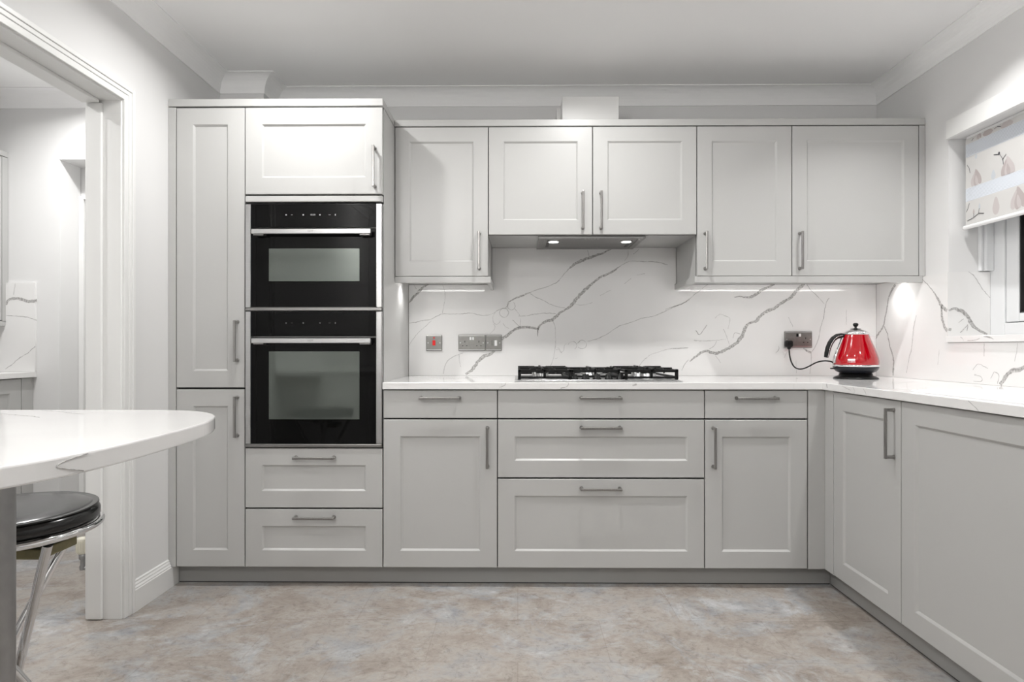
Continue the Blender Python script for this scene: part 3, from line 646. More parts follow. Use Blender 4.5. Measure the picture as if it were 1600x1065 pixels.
for v in ([(-.047, .893, 6), (-.05, .885, 9), (-.052, .875, 3)], [(-.17, .891, 2), (-.2, .885, 3), (-.235, .878, 2)], [(-.25, .892, 3), (-.262, .882, 3), (-.27, .874, 2), (-.255, .868, 2)], [(-.32, .89, 2), (-.335, .882, 4), (-.34, .872, 2)], [(-.86, .893, 2), (-.88, .88, 2), (-.9, .868, 2)]):
    ribbon(m, v, (1.314, 0, 0), (0, 1, 0), (0, 0, 1), (-1, 0, 0), jit=.5)
for x in (-.07, 1.19): m.box(x, x + .0007, -.0134, -.0129, .867, .893, 2)
tag(m.build('worktop', [QUARTZ, VEIN, VEINTHIN]), 'white veined quartz worktop running along the back and right base cabinets', 'worktop')

# splashbacks
m = MB(); m.box(-.5865, 1.917, .625, .639, .8955, 1.383); m.box(-.139, .8495, .625, .639, 1.383, 1.5805)
for v in V_BACK: ribbon(m, v, (0, .625, 0), (1, 0, 0), (0, 0, 1), (0, -1, 0))
tag(m.build('splashback', [QUARTZ, VEIN, VEINTHIN]), 'white marble-effect splashback with grey veins along the back wall behind the hob', 'splashback')
m = MB(); m.box(1.918, 1.9292, .0835, .6245, .8955, 1.383); m.box(1.918, 1.9292, -1.735, .0835, .8955, 1.0675)
for v in V_RIGHT: ribbon(m, v, (1.918, 0, 0), (0, 1, 0), (0, 0, 1), (-1, 0, 0))
m.box(1.9292, 2.1055, .0837, .0955, 1.0985, 1.383)
for v in V_REVEAL: ribbon(m, v, (0, .0836, 0), (1, 0, 0), (0, 0, 1), (0, -1, 0))
tag(m.build('splashback', [QUARTZ, VEIN, VEINTHIN]), 'white marble-effect splashback on the right wall, turning into the window recess', 'splashback')
m = MB(); m.box(1.906, 2.106, -1.249, .0832, 1.0695, 1.0975, bev=.002)
for v in ([(-.01, 1.092, 2), (-.03, 1.085, 2), (-.028, 1.075, 2)], [(-.14, 1.092, 4), (-.18, 1.088, 7), (-.192, 1.08, 3)], [(-.05, 1.076, 2), (-.1, 1.078, 3), (-.12, 1.085, 2)]):
    ribbon(m, v, (1.906, 0, 0), (0, 1, 0), (0, 0, 1), (-1, 0, 0), jit=.5)
tag(m.build('window_sill', [QUARTZ, VEIN, VEINTHIN]), 'white veined quartz window sill above the sink', 'sill')

# ------------------------------------------------------------------ wall units
WX = (-.5875, -.140, .356, .851, 1.300, 1.899)
def wcab(label, a, b, z0, doors, group=None):
    t = empty('wall_cabinet', (0, .25, 0), label, 'cabinet', group)
    carcass(t, a, b, z0, 2.098, .3855 if z0 > 1.5 else .374, (1.7,))
    for d in doors: door(t, d[0], d[1], z0, 2.098, d[2], d[3], fr=.068)
    return t
wcab('light grey single-door wall cabinet, leftmost, next to the tall oven cabinet', WX[0], WX[1], 1.385, [(WX[0], WX[1], -.184, 1.506)])
wcab('shorter two-door light grey wall cabinet above the hob with the extractor below', WX[1], WX[3], 1.582, [(WX[1], WX[2], .309, 1.697), (WX[2], WX[3], .395, 1.697)])
wcab('light grey single-door wall cabinet directly right of the extractor cabinet', WX[3], WX[4], 1.385, [(WX[3], WX[4], .890, 1.504)])
wcab('wider single-door light grey wall cabinet in the right-hand corner', WX[4], WX[5], 1.385, [(WX[4], WX[5], 1.337, 1.504)])
m = MB(); m.box(1.9005, 1.9285, .2505, .6245, 1.385, 2.098, bev=.001, seg=1)
tag(m.build('end_panel', CAB), 'light grey end panel between the corner wall cabinet and the right wall', 'panel')
m = MB(); m.box(-.5875, 1.9285, .2495, .6385, 2.101, 2.132, bev=.0015, seg=1)
tag(m.build('cornice_panel', CAB), 'long light grey flat cornice on top of the wall cabinets', 'cornice')
m = MB(); m.box(-.5865, -.1295, .2505, .2685, 1.355, 1.3845, bev=.001, seg=1); m.box(-.1475, -.1295, .2685, .6235, 1.355, 1.3845, bev=.001, seg=1)
tag(m.build('light_rail', CAB), 'light grey light rail under the leftmost wall cabinet', 'light rail')
m = MB(); m.box(.841, 1.9165, .2505, .2685, 1.355, 1.3845, bev=.001, seg=1); m.box(.841, .859, .2685, .6235, 1.355, 1.3845, bev=.001, seg=1)
tag(m.build('light_rail', CAB), 'long light grey light rail under the two wall cabinets at right', 'light rail')
for a, b, l in ((-.572, -.19, 'thin glowing strip light under the leftmost wall cabinet'), (.93, 1.895, 'thin glowing strip light under the right-hand wall cabinets')):
    t = empty('strip_light', ((a + b) / 2, .36, 1.38), l, 'light')
    h = (b - a) / 2
    m = MB(); m.box(-h, h, -.006, .006, -.001, .0045); m.build('channel', STEEL, t)
    m = MB(); m.box(-h + .002, h - .002, -.004, .004, -.007, -.001); m.build('diffuser', LED, t)

# duct boxing on top
m = MB(); m.box(.221, .502, .38, .5615, 2.1325, 2.293, bev=.002); m.box(.2, .221, .47, .56, 2.1325, 2.27)
m.box(.221, .502, .5615, .6385, 2.1325, 2.293)
tag(m.build('duct_box', TRIMP), 'white boxed-in duct on top of the wall cabinets above the extractor', 'duct box')

# extractor
t = empty('extractor_hood', (.357, .44, 1.58), 'dark steel built-in extractor with two small lit lamps above the hob', 'extractor')
m = MB()
fx, fy = .257, .165
for q in ((-fx, fx, -fy, -fy + .03), (-fx, fx, fy - .03, fy), (-fx, -fx + .03, -fy + .03, fy - .03), (fx - .03, fx, -fy + .03, fy - .03)): m.box(*q, -.010, .001, bev=.0015, seg=1)
m.build('rim', STEELDARK, t)
m = MB(); m.box(-fx + .031, fx - .031, -fy + .031, fy - .031, -.007, .0); m.build('grease_filter', STEELDARK, t)
for s_ in (-1, 1): m = MB(); m.box(s_ * .205 - .008, s_ * .205 + .008, -.02, .1, -.0085, -.0071); m.build('vent_slot', BLACK, t)
for s_ in (-1, 1):
    m = MB(); m.cyl((s_ * .18, -.07, -.006), (s_ * .18, -.07, -.0115), .032); l = m.build('lamp_ring', STEEL, t)
    m = MB(); m.cyl((s_ * .18, -.07, -.0115), (s_ * .18, -.07, -.013), .024); m.build('lamp_lens', HOODLAMP, l)
for x in (-.03, -.015, 0, .015, .03): m = MB(); m.cyl((x, -.15, -.010), (x, -.15, -.012), .004, n=12); m.build('button', STEEL, t)

# ------------------------------------------------------------------ gas hob
t = empty('gas_hob', (.356, .275, .895), 'stainless steel gas hob with black cast iron pan supports on the worktop', 'hob')
HW, HD = .37, .245
m = MB(); m.box(-HW, HW, -HD, HD, .0005, .006, bev=.002); m.box(-HW + .02, HW - .02, -HD + .02, HD - .02, .006, .009, bev=.0015, seg=1)
m.build('hob_plate', STEEL, t)
def burner(x, y, r):
    m = MB(); m.lathe([(r * 1.25, .009), (r * 1.2, .014), (r, .016), (r, .030), (r * .92, .033)], (x, y, 0), 32); b = m.build('burner', BURNER, t)
    m = MB(); m.lathe([(r * .95, .0335), (r * .98, .038), (r * .9, .042), (0, .043)], (x, y, 0), 32); m.build('burner_cap', IRON, b)
for x, y, r_ in ((-.245, -.11, .028), (-.245, .11, .04), (.245, -.11, .036), (.245, .11, .036)): burner(x, y, r_)
burner(0, .04, .055)
m = MB(); m.lathe([(.085, .009), (.085, .02), (.08, .024), (.066, .024), (.066, .009)], (0, .04, 0), 40); m.build('wok_ring', BURNER, t)
def grid(x0, x1, y0, y1, cs, low=.0):
    m = MB(); b = .006; zt, zb = .058 - low, .046 - low
    for q in ((x0, x1, y0, y0 + 2 * b), (x0, x1, y1 - 2 * b, y1), (x0, x0 + 2 * b, y0, y1), (x1 - 2 * b, x1, y0, y1)): m.box(*q, .014, .024, bev=.002)
    for x in (x0, x1 - .014):
        for y in (y0, y1 - .014): m.box(x, x + .014, y, y + .014, .009, zt - .002, bev=.003)
    for x, y in (((x0 + x1) / 2 - .006, y0), ((x0 + x1) / 2 - .006, y1 - .012)): m.box(x, x + .012, y, y + .012, .014, zt - .004, bev=.002)
    for q in ((x0, x1, y0, y0 + 1.6 * b), (x0, x1, y1 - 1.6 * b, y1), (x0, x0 + 1.6 * b, y0, y1), (x1 - 1.6 * b, x1, y0, y1)): m.box(*q, zb - .004, zt - .004, bev=.002)
    if len(cs) > 1: m.box(x0, x1, (y0 + y1) / 2 - .005, (y0 + y1) / 2 + .005, zb - .002, zt - .002, bev=.002)
    for cx, cy in cs:
        yl = y0 if len(cs) == 1 or cy < (y0 + y1) / 2 else (y0 + y1) / 2
        yh = y1 if len(cs) == 1 or cy > (y0 + y1) / 2 else (y0 + y1) / 2
        g = .028
        m.box(x0, cx - g, cy - .005, cy + .005, zb, zt + .002, bev=.002); m.box(cx + g, x1, cy - .005, cy + .005, zb, zt + .002, bev=.002)
        m.box(cx - .005, cx + .005, yl, cy - g, zb, zt + .002, bev=.002); m.box(cx - .005, cx + .005, cy + g, yh, zb, zt + .002, bev=.002)
        for a, c_ in ((-1, -1), (1, -1), (-1, 1), (1, 1)):
            m.tube([(cx + a * .03, cy + c_ * .03, zt - .004), (cx + a * .055, cy + c_ * .055, zt - .004), (cx + a * .06, cy + c_ * .06, zb - .01)], .0045, 6)
    return m.build('pan_support', IRON, t)
grid(-.355, -.118, -.225, .225, [(-.245, -.11), (-.245, .11)])
grid(-.114, .114, -.13, .225, [(0, .04)], .004)
grid(.118, .355, -.225, .225, [(.245, -.11), (.245, .11)])
for i in range(5):
    x = -.104 + i * .052
    m = MB(); m.lathe([(.019, .009), (.0185, .014), (.0155, .016), (.0145, .03), (.013, .032), (0, .032)], (x, -.19, 0), 24); m.box(x - .002, x + .002, -.204, -.176, .03, .036, bev=.001)
    m.build('knob', BLACK, t)

# ------------------------------------------------------------------ sink
t = empty('sink', (1.60, -1.0, .895), 'white inset sink with a raised rim set in the worktop below the window', 'sink')
m = MB(); x0, x1, y0, y1 = -.235, .215, -.5, .5
def rr(a, b, c, d, r, n=6):
    out = []
    for cx, cy, s0 in ((b - r, d - r, 0), (a + r, d - r, 90), (a + r, c + r, 180), (b - r, c + r, 270)):
        for i in range(n + 1):
            an = math.radians(s0 + 90 * i / n); out.append((cx + r * math.cos(an), cy + r * math.sin(an)))
    return out
def rings(m, spec, mi=0):
    vs = []; k = len(spec[0][0])
    for poly, z in spec: vs += [(x, y, z) for x, y in poly]
    m.add(vs, [[a * k + i, a * k + (i + 1) % k, (a + 1) * k + (i + 1) % k, (a + 1) * k + i] for a in range(len(spec) - 1) for i in range(k)], mi, False)
    m.add([(x, y, spec[-1][1]) for x, y in spec[-1][0]], [list(range(k))], mi)
P = lambda i, r=.03: rr(x0 + i, x1 - i, y0 + i, y1 - i, max(.008, r - i * .5))
rings(m, [(P(0), .0003), (P(.0), .003), (P(.004), .0065), (P(.018), .0065), (P(.022), .0025), (P(.024), .0012)])
m.build('drainer', SINK, t)
m = MB(); Q = lambda i: rr(-.19 + i, .17 - i, -.46 + i, -.06 - i, .06)
rings(m, [(Q(0), .0045), (Q(.006), .0045), (Q(.008), .0028), (Q(.02), .0016)]); m.build('bowl_cover', SINK, t)

# ------------------------------------------------------------------ kettle
KX, KY = 1.645, .33
t = empty('kettle', (KX, KY, .895), 'glossy red retro kettle on its black base beside the plugged-in socket', 'kettle')
m = MB(); m.lathe([(.098, .0), (.099, .004), (.088, .011), (.074, .016), (.072, .026), (0, .026)]); m.build('power_base', BLACK, t)
m = MB(); m.lathe([(.066, .0265), (.074, .030), (.088, .037), (.097, .048), (.1, .057), (.1, .0595)]); m.build('lower_band', GREYP, t)
m = MB(); m.lathe([(.1, .0597), (.1015, .061), (.1015, .0665), (.1, .068)]); m.build('chrome_ring', CHROME, t)
body = [(.1, .0685), (.101, .076), (.1005, .088), (.0975, .104), (.092, .122), (.085, .142), (.077, .162), (.069, .182), (.062, .200), (.0582, .211), (.0565, .2145)]
m = MB(); m.lathe(body, n=64); kb = m.build('kettle_body', REDP, t)
# badge (flattened pill) with small lettering under it, on the front of the body
def on_body(px, pz):
    for (r0, z0_), (r1, z1_) in zip(body[:-1], body[1:]):
        if z0_ <= pz <= z1_: rr_ = r0 + (r1 - r0) * (pz - z0_) / (z1_ - z0_); break
    else: rr_ = .09
    rr_ += .0006; py = -math.sqrt(rr_ * rr_ - px * px); c_, s_ = math.cos(.5), math.sin(.5); return (px * c_ + py * s_, -px * s_ + py * c_, pz)
m = MB(); bx, bz, bw, bh = -.018, .093, .0165, .0042
ring = []
for i in range(24):
    a = 2 * PI * i / 24; c_, s_ = math.cos(a), math.sin(a)
    ring.append((bx + (bw - bh) * (1 if c_ > 0 else -1) + bh * c_, bz + bh * s_))
cols = []
for i in range(13):
    x_ = bx - bw + 2 * bw * i / 12; e_ = max(0, abs(x_ - bx) - (bw - bh)); h_ = math.sqrt(max(0, bh * bh - e_ * e_)) + .0002
    cols += [on_body(x_, bz - h_), on_body(x_, bz + h_)]
m.add(cols, [[2 * i, 2 * i + 2, 2 * i + 3, 2 * i + 1] for i in range(12)]); m.build('badge', WHITEP, kb)
m = MB(); x = bx - .0165
for ch in ('I', 'C', 'O', 'N', 'A'):
    s_ = .0058; q = lambda a, b: on_body(x + a * .0036, .0805 + b * s_)
    segs = {'I': [((.5, 0), (.5, 1))], 'C': [((1, 1), (0, 1)), ((0, 1), (0, 0)), ((0, 0), (1, 0))], 'O': [((0, 0), (0, 1)), ((0, 1), (1, 1)), ((1, 1), (1, 0)), ((1, 0), (0, 0))],
            'N': [((0, 0), (0, 1)), ((0, 1), (1, 0)), ((1, 0), (1, 1))], 'A': [((0, 0), (.5, 1)), ((.5, 1), (1, 0)), ((.2, .4), (.8, .4))]}[ch]
    for a, b in segs: m.tube([q(*a), q(*b)], .00065, 5)
    x += .0072
m.build('lettering', WHITEP, kb)
m = MB(); m.lathe([(.0585, .2145), (.0595, .217), (.0585, .221), (.052, .226), (.040, .233), (.026, .239), (.022, .240), (0, .240)]); ld = m.build('lid', CHROME, t)
m = MB(); m.lathe([(.024, .2402), (.022, .243), (.010, .2445), (.0055, .247), (.0055, .252), (.0095, .2555), (.0125, .261), (.0115, .267), (.007, .2705), (0, .2715)], n=32); m.build('lid_knob', BLACK, ld)
hp = [(-.052, .207), (-.072, .209), (-.092, .205), (-.110, .192), (-.124, .171), (-.133, .148), (-.139, .122), (-.143, .103)]
m = MB(); m.tube([(a, 0, b) for a, b in hp], [.010, .0105, .0115, .012, .012, .012, .0115, .0095], 14, flat=1.35); hd = m.build('handle', BLACK, t)
m = MB(); m.tube([(a + .001, -.0152, b + .001) for a, b in hp[1:]], .0016, 6); m.build('chrome_inlay', CHROME, hd)
# spout
m = MB()
vs = [(.050, -.022, .208), (.050, .022, .208), (.099, 0, .207), (.062, -.024, .186), (.062, .024, .186), (.094, 0, .197), (.078, 0, .155)]
m.add(vs, [[0, 2, 1], [0, 3, 5, 2], [1, 2, 5, 4], [3, 6, 5], [4, 5, 6], [0, 1, 4, 3], [3, 4, 6]])
m.build('spout', CHROME, t)
# rear strap visible at left, switch, cord and plug
m = MB(); m.tube([(-r_ * 1.005 - .001, .0, z_) for r_, z_ in body[1:-1]], .005, 8, flat=1.4); m.build('water_gauge', CHROME, t)
m = MB(); m.box(-.122, -.1005, -.008, .008, .046, .053, bev=.003); m.build('switch', BLACK, t)
cord = [(1302.6, 563.6, .335), (1294.7, 562.6, .36), (1284, 565.5, .40)]
C3 = [(0, .09, .03), (-.06, .085, .05), (-.098, .02, .08), (-.116, .03, .085), (-.130, .05, .086), (-.148, .085, .078), (-.163, .125, .0575), (-.176, .155, .0435), (-.187, .190, .038), (-.197, .222, .047), (-.203, .245, .075), (-.2055, .256, .105), (-.2065, .262, .142)]
def smooth(pts, k=2):
    for _ in range(k):
        q = [pts[0]]
        for a, b in zip(pts[:-1], pts[1:]):
            q.append(tuple(a[i] * .75 + b[i] * .25 for i in range(3))); q.append(tuple(a[i] * .25 + b[i] * .75 for i in range(3)))
        pts = q + [pts[-1]]
    return pts
m = MB(); m.tube(smooth(C3), .0036, 8); m.build('cord', BLACK, t)
m = MB(); m.box(-.229, -.187, .248, .2795, .153, .189, bev=.010, seg=4); m.tube([(-.2065, .262, .142), (-.207, .262, .158)], [.007, .012], 10); m.build('plug', BLACK, t)

# ------------------------------------------------------------------ sockets
def plate(name, label, x0, x1, z0, z1, cat):
    t = empty(name, ((x0 + x1) / 2, .6245, (z0 + z1) / 2), label, cat)
    h, v = (x1 - x0) / 2, (z1 - z0) / 2
    m = MB(); m.box(-h, h, -.0085, .0, -v, v, bev=.003, seg=2); m.build('plate', PEWTER, t)
    for s_ in (-1, 1): m = MB(); m.cyl((s_ * (h - .011), -.0086, 0), (s_ * (h - .011), -.0098, 0), .0035, n=14); m.build('screw', STEEL, t)
    for a, b in ((-v + .004, -v + .0085), (v - .007, v - .0025)): m = MB(); m.box(-h + .003, h - .003, -.0088, -.0084, a, b); m.build('edge_line', STEEL, t)
    return t
def pins(t, cx):
    for q in ((cx - .002, cx + .002, .002, .011), (cx - .0145, cx - .0075, -.0175, -.0135), (cx + .0075, cx + .0145, -.0175, -.0135)):
        m = MB(); m.box(q[0], q[1], -.0089, -.0084, q[2], q[3]); m.build('pin_hole', BLACK, t)
t = plate('cooker_switch', 'square pewter cooker switch with a red rocker on the splashback', -.493, -.407, 1.028, 1.114, 'switch')
m = MB(); m.box(-.008, .008, -.013, -.0084, -.014, .014, bev=.0015); m.build('rocker', REDSW, t)
m = MB(); m.box(-.004, .004, -.0095, -.0084, .023, .031, bev=.0008, seg=1); m.build('indicator', REDSW, t)
t = plate('double_socket', 'pewter double socket with nothing plugged in, between red switch and hob', -.319, -.1745, 1.028, 1.114, 'socket')
pins(t, -.038); pins(t, .038)
for s_ in (-1, 1): m = MB(); m.box(s_ * .007 - .005, s_ * .007 + .005, -.0115, -.0084, .015, .031, bev=.001, seg=1); m.build('switch', WHITEP, t)
t = plate('fused_spur', 'narrower pewter fused spur switch adjoining the empty double socket', -.172, -.086, 1.028, 1.114, 'switch')
m = MB(); m.box(.004, .018, -.0115, -.0084, -.016, .014, bev=.001, seg=1); m.build('switch', WHITEP, t)
m = MB(); m.box(-.010, -.008, -.0092, -.0084, -.014, .014); m.build('fuse_slot', BLACK, t)
t = plate('double_socket', 'pewter double socket with the black kettle plug in it', 1.426, 1.573, 1.045, 1.133, 'socket')
pins(t, .038)
for s_ in (-1, 1): m = MB(); m.box(s_ * .007 - .005, s_ * .007 + .005, -.0115, -.0084, .015, .031, bev=.001, seg=1); m.build('switch', BLACK if s_ < 0 else WHITEP, t)

# ------------------------------------------------------------------ blind
t = empty('window_blind', (1.985, 0, 1.95), 'floral striped roller blind hanging half-way down the window', 'blind')
BY0, BY1 = -1.2, .067
def yz(m, y0, y1, z0, z1, mi): m.box(-.0006, .0006, y0, y1, z0 - 1.95, z1 - 1.95, mi)
m = MB()
bands = [(1.583, 1.690, 0), (1.690, 1.748, 1), (1.748, 1.885, 0), (1.885, 1.942, 1), (1.942, 1.966, 0)]
for a, b, k in bands: yz(m, BY0, BY1, a, b, k)
def blob(cy, cz, rx, rz, mi, rot=0, tip=.35, off=.0009, n=28):
    vs = []
    for i in range(n):
        a = 2 * PI * i / n
        r_ = 1 + tip * max(0, math.sin(a)) ** 6 - .08 * math.cos(2 * a)
        y, z = rx * r_ * math.cos(a) * (1 - .25 * max(0, math.sin(a))), rz * r_ * math.sin(a)
        yy = y * math.cos(rot) - z * math.sin(rot); zz = y * math.sin(rot) + z * math.cos(rot)
        Z = cz + zz
        if not any(a_ <= Z <= b_ and k_ == 0 for a_, b_, k_ in bands):
            lo, hi = [(a_, b_) for a_, b_, k_ in bands if k_ == 0 and a_ - .001 <= cz <= b_ + .001][0]; Z = min(max(Z, lo), hi)
        vs.append((-off, min(cy + yy, BY1 - .001), Z - 1.95))
    m.add(vs, [list(range(n))], mi)
def tulip(cy, cz, s_=1.0, k=0):
    a, b = (2, 3) if k == 0 else (3, 2)
    blob(cy + .012 * s_, cz, .016 * s_, .028 * s_, b, .35, off=.0008); blob(cy - .014 * s_, cz + .002, .015 * s_, .030 * s_, a, -.4, off=.0010)
    blob(cy, cz - .004 * s_, .014 * s_, .026 * s_, a, .1, off=.0012); blob(cy - .004 * s_, cz - .01 * s_, .009 * s_, .018 * s_, b, -.2, off=.0014)
def twig(pts, r_=.0023): m.tube([(-.0012, y, z - 1.95) for y, z in pts], r_, 5, 5, flat=.3)
rb = random.Random(3)
for k in range(5):
    o_ = -k * .34
    tulip(.006 + o_, 1.778, 1.0); tulip(-.164 + o_, 1.775, 1.15, 1); tulip(-.215 + o_, 1.635, 1.25, k % 2); blob(-.09 + o_, 1.765, .013, .016, 4); blob(.006 + o_, 1.873, .008, .009, 4)
    blob(-.104 + o_, 1.63, .02, .03, 3); tulip(-.01 + o_, 1.957, .45); blob(-.06 + o_, 1.955, .03, .012, 2); blob(-.16 + o_, 1.953, .035, .012, 3)
    twig([(-.143 + o_, 1.795), (-.139 + o_, 1.818), (-.124 + o_, 1.843)]); twig([(-.137 + o_, 1.815), (-.157 + o_, 1.833)]); twig([(-.124 + o_, 1.843), (-.108 + o_, 1.846), (-.093 + o_, 1.85)]); blob(-.120 + o_, 1.847, .006, .005, 5)
    twig([(.057 + o_, 1.85), (.046 + o_, 1.835), (.040 + o_, 1.812)]); twig([(.057 + o_, 1.605), (.02 + o_, 1.612), (-.01 + o_, 1.625), (-.039 + o_, 1.618)])
    twig([(.02 + o_, 1.612), (.018 + o_, 1.63)]); blob(.019 + o_, 1.637, .005, .009, 2); twig([(-.008 + o_, 1.624), (-.014 + o_, 1.645)]); blob(-.014 + o_, 1.652, .006, .011, 4)
    twig([(.062 + o_, 1.645), (.052 + o_, 1.66), (.045 + o_, 1.68)]); twig([(-.095 + o_, 1.957), (-.112 + o_, 1.961), (-.13 + o_, 1.955)]); twig([(.03 + o_, 1.95), (.02 + o_, 1.958)])
m.build('fabric', [FABRIC, SHEER, PETAL, PETAL2, PETAL3, TWIG], t)
m = MB(); m.cyl((0, BY0 - .005, 1.577 - 1.95), (0, BY1 + .007, 1.577 - 1.95), .009, n=20); m.build('bottom_bar', WHITEP, t)
m = MB(); m.box(.002, .03, BY0, BY1, 1.966 - 1.95, 1.979 - 1.95, bev=.002); m.build('headrail', WHITEP, t)

# ------------------------------------------------------------------ breakfast bar
half = [(-.97, -1.161), (-.90, -1.160), (-.855, -1.162), (-.81, -1.170), (-.77, -1.187), (-.725, -1.222), (-.690, -1.264), (-.664, -1.32), (-.645, -1.385), (-.635, -1.45), (-.629, -1.55), (-.628, -1.66), (-.634, -1.76), (-.655, -1.84), (-.69, -1.91), (-.74, -1.98), (-.81, -2.04), (-.90, -2.08), (-1.02, -2.10), (-1.2, -2.105), (-1.5285, -2.105), (-1.5285, -1.163)]
t = empty('breakfast_bar', (-.95, -1.55, 0), 'white veined stone breakfast bar with a rounded end, in the left foreground', 'table')
m = MB(); m.prism([(x + .95, y + 1.55) for x, y, q_ in smooth([(x, y, 0) for x, y in half[:-2]]) + [(x, y, 0) for x, y in half[-2:]]], .865, .895, bev=.003, seg=2)
for v in V_TOP: ribbon(m, v, (.95, 1.55, .895), (1, 0, 0), (0, 1, 0), (0, 0, 1), mithin=1)
for v in [[(-1.756, .893, 1.2), (-1.783, .890, 1.5), (-1.804, .885, 1.5), (-1.800, .880, 1.2), (-1.786, .876, 1.2), (-1.764, .869, 1.2)]]:
    pts = [(.95 + (-.634 if y > -1.76 else -.634 - (-1.76 - y) * .26) + .0008, 1.55 + y, z) for y, z, w_ in v]
    m.tube(smooth(pts), .0008, 5, 1)
m.build('table_top', [QUARTZ, VEIN], t)
m = MB(); m.cyl((-.0, 0, .008), (-.0, 0, .864), .030, n=40); m.build('leg', POLE, t)
m = MB(); m.lathe([(.05, 0), (.05, .006), (.036, .01)]); m.build('floor_flange', POLE, t)

# ------------------------------------------------------------------ stool
SX, SY = -1.232, -1.195
t = empty('bar_stool', (SX, SY, 0), 'round black padded stool with crossed chrome legs under the breakfast bar', 'stool')
m = MB(); m.lathe([(0, .613), (.15, .613), (.183, .617), (.190, .628), (.190, .642), (.184, .654), (.165, .6605), (.12, .664), (0, .666)], n=64); c_ = m.build('seat_cushion', LEATHER, t)
m = MB(); m.lathe([(.1835, .6545), (.187, .6555), (.186, .6585), (.182, .6578)], n=64); m.build('piping', LEATHER, c_)
m = MB(); m.tube([(.191 * math.cos(2 * PI * i / 64), .191 * math.sin(2 * PI * i / 64), .6115) for i in range(64)], .0085, 10, closed=True); m.build('seat_ring', CHROME, t)
m = MB(); m.cyl((0, 0, .598), (0, 0, .612), .17, n=48)
m.build('seat_plate', BLACK, t)
m = MB(); m.box(.045, .112, -.03, .085, .548, .572, bev=.003); m.build('mounting_board', WOOD, t)
m = MB(); m.cyl((0, 0, .572), (0, 0, .598), .06, n=24); m.build('swivel', STEEL, t)
for a in (0, 90, 180, 270):
    R = Matrix.Rotation(math.radians(a), 3, 'Z')
    top = R @ Vector((.155, -.068, .597)); bot = R @ Vector((-.112, .112, .006))
    m = MB(); m.tube([tuple(top), tuple(top * .97 + bot * .03), tuple(bot)], .0105, 14); l = m.build('leg', CHROME, t)
    m = MB(); m.cyl((bot.x, bot.y, 0), (bot.x, bot.y, .02), .014, n=20); m.build('foot', BLACK, l)

# ------------------------------------------------------------------ utility room
t = empty('wall_cabinet', (-2.775, 0, 0), 'tall light grey wall cabinet in the utility room, seen through the doorway', 'cabinet', rz=PI / 2)
carcass(t, -.4, .60, 1.19, 2.075, .343, (1.6,)); door(t, -.4, .10, 1.19, 2.075); door(t, .10, .60, 1.19, 2.075)
m = MB(); m.box(.6015, .638, .001, .02, 1.19, 2.075); m.build('filler', CAB, t)
m = MB(); m.box(-.4, .638, -.001, .343, 2.078, 2.108, bev=.0015, seg=1); m.build('cornice', CAB, t)
m = MB(); m.box(-.4, .623, .002, .02, 1.162, 1.188, bev=.0015, seg=1); m.build('light_rail', CAB, t)
t = empty('base_cabinet', (-2.637, 0, 0), 'grey base cabinet in the utility room, seen through the doorway', 'cabinet', rz=PI / 2)
carcass(t, -.64, .56, .087, .883, .48, (.5,)); door(t, -.64, -.04, .087, .882, -.09, .75); door(t, -.04, .56, .087, .882, -.0, .75)
m = MB(); m.box(.5615, .638, .001, .02, .087, .882); m.build('filler', CAB, t)
m = MB(); m.box(-.64, .638, .05, .066, .0, .0865); m.build('plinth', PLINTH, t)
m = MB(); m.box(-3.118, -2.617, -.65, .639, .885, .915, bev=.002)
tag(m.build('worktop', [QUARTZ]), 'white worktop on the utility room base cabinet', 'worktop')
m = MB(); m.box(-3.118, -2.617, .625, .639, .9155, 1.397)
for v in V_UTIL: ribbon(m, v, (0, .625, 0), (1, 0, 0), (0, 0, 1), (0, -1, 0))
tag(m.build('splashback', [QUARTZ, VEIN, VEINTHIN]), 'small veined splashback panel above the utility room worktop', 'splashback')
t = empty('radiator_valve', (-1.752, -.205, 0), 'cream ribbed radiator valve low down, just behind the doorway jamb', 'valve')
m = MB(); m.lathe([(.017, .216), (.021, .222), (.021, .272), (.018, .279), (0, .280)], (-.008, 0, 0), 28)
for i in range(14):
    a = 2 * PI * i / 14; m.box(.019, .0225, -.0022, .0022, .225, .268, M=Matrix.Translation((-.008, 0, 0)) @ Matrix.Rotation(a, 4, 'Z'))
m.build('valve_head', CREAMP, t)
m = MB(); m.lathe([(.011, .150), (.012, .165), (.009, .17), (.009, .19), (.014, .195), (.014, .214), (.010, .2155)], (-.006, 0, 0), 20); m.tube([(-.006, 0, .158), (.02, 0, .155), (.035, 0, .14), (.036, 0, .0)], .008, 10)
m.build('valve_body', POLE, t)

# ------------------------------------------------------------------ cabinets opposite, mirrored in the oven glass
for k, x in enumerate((1.25, .65, .05)):
    t = empty('tall_cabinet', (x, -3.0, 0), 'tall light grey cabinet behind the camera on the opposite wall, ' + ('left', 'middle', 'right')[k] + ' of three', 'cabinet', rz=PI)
    carcass(t, 0, .5985, .087, 2.1, .59, (.9, 1.5)); door(t, 0, .5985, .95, 2.1, .05, 1.1); door(t, 0, .5985, .087, .947, .05, .8)

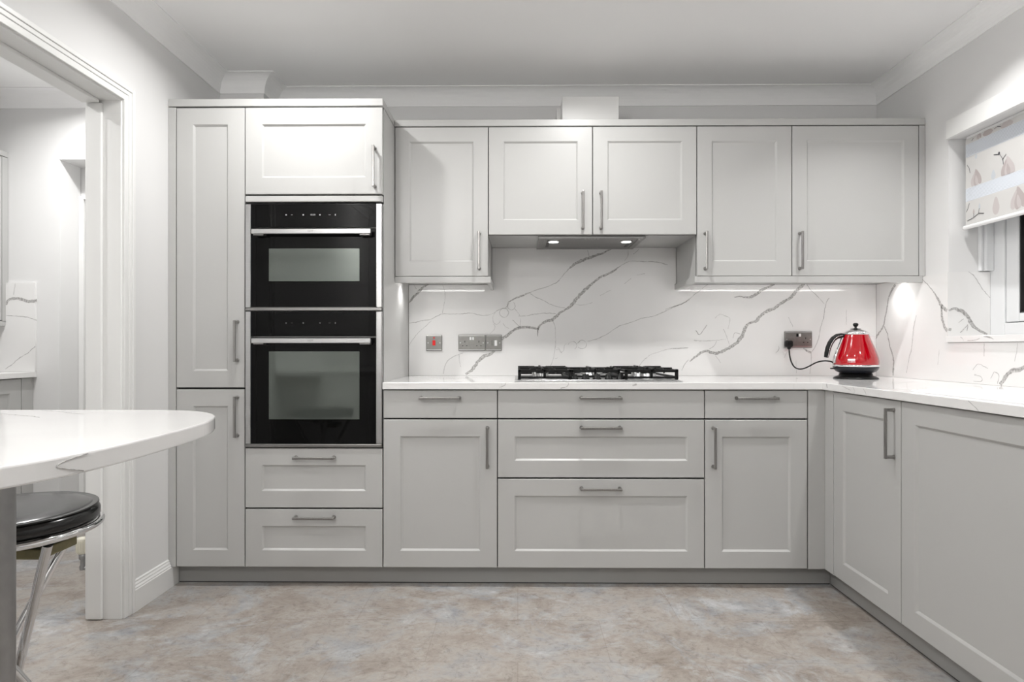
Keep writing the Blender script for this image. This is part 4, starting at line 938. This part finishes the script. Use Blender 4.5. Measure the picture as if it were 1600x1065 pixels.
# small round spot lamps at the ends of the strips
for x, l in ((-.548, 'small round light under the leftmost wall cabinet, against the tall oven cabinet'), (1.878, 'small round light under the corner wall cabinet, against the right wall')):
    t = empty('cabinet_light', (x, .40, 1.385), l, 'light')
    m = MB(); m.lathe([(.026, -.0004), (.026, -.009), (.022, -.011), (.020, -.009), (.020, -.0004)], n=28); m.build('bezel', STEEL, t)
    m = MB(); m.cyl((0, 0, -.008), (0, 0, -.003), .0195, n=28); m.build('lens', LED, t)
    ld = bpy.data.lights.new('cabinet_lamp', 'AREA'); ld.shape = 'DISK'; ld.size = .03; ld.energy = .34; ld.color = (1, .992, .98); ld.spread = math.radians(120)
    o = bpy.data.objects.new('cabinet_lamp', ld); COL.objects.link(o); o.parent = t; o.location = (0, 0, -.012)

# ------------------------------------------------------------------ ceiling lights
def downlight(x, y, wt, label):
    t = empty('ceiling_light', (x, y, CZ), label, 'light', 'recessed ceiling downlights')
    m = MB(); m.lathe([(.045, -.0005), (.045, -.004), (.040, -.006), (.035, -.004), (.035, -.0005)], n=32); m.build('bezel', WHITEP, t)
    m = MB(); m.cyl((0, 0, -.003), (0, 0, -.001), .034, n=32); m.build('lens', LAMP, t)
    ld = bpy.data.lights.new('downlight_lamp', 'AREA'); ld.shape = 'DISK'; ld.size = .07; ld.energy = wt; ld.color = (1, .992, .98); ld.spread = math.radians(112 if x > 1.5 and y > -1 else 155)
    o = bpy.data.objects.new('downlight_lamp', ld); COL.objects.link(o); o.parent = t; o.location = (0, 0, -.008)
for i, (x, y, wt) in enumerate(DOWNLIGHTS):
    downlight(x, y, wt, 'round white recessed downlight, %s of the row %s' % (('left', 'middle', 'right')[i % 3], ('nearest the wall cabinets', 'above the breakfast bar', 'added as fill behind the camera')[i // 3]))
for (x, y), l in zip(UTILITY_LIGHTS, ('near its back wall', 'nearer the middle of the room')): downlight(x, y, UTILITY_W, 'round white recessed downlight in the utility room ceiling, ' + l)

t = empty('fill_dome', (-.95, -3.0, CZ), 'unseen round frosted dome, added as fill light on the kitchen ceiling behind the camera', 'light')  # invented dome, added to brighten the ceiling and the whole kitchen
m = MB(); m.cyl((0, 0, -.001), (0, 0, -.03), .09, n=32); m.build('base', WHITEP, t)
m = MB(); m.lathe([(.0, -.30), (.06, -.292), (.11, -.26), (.135, -.21), (.13, -.15), (.09, -.09), (.05, -.06), (.03, -.031)], n=40); m.build('shade', mat('fill_dome_glow', (1, 1, 1), .5, emit=(1, .985, .96), strength=FILL_DOME_W / (4 * PI * PI * .12 * .12)), t)
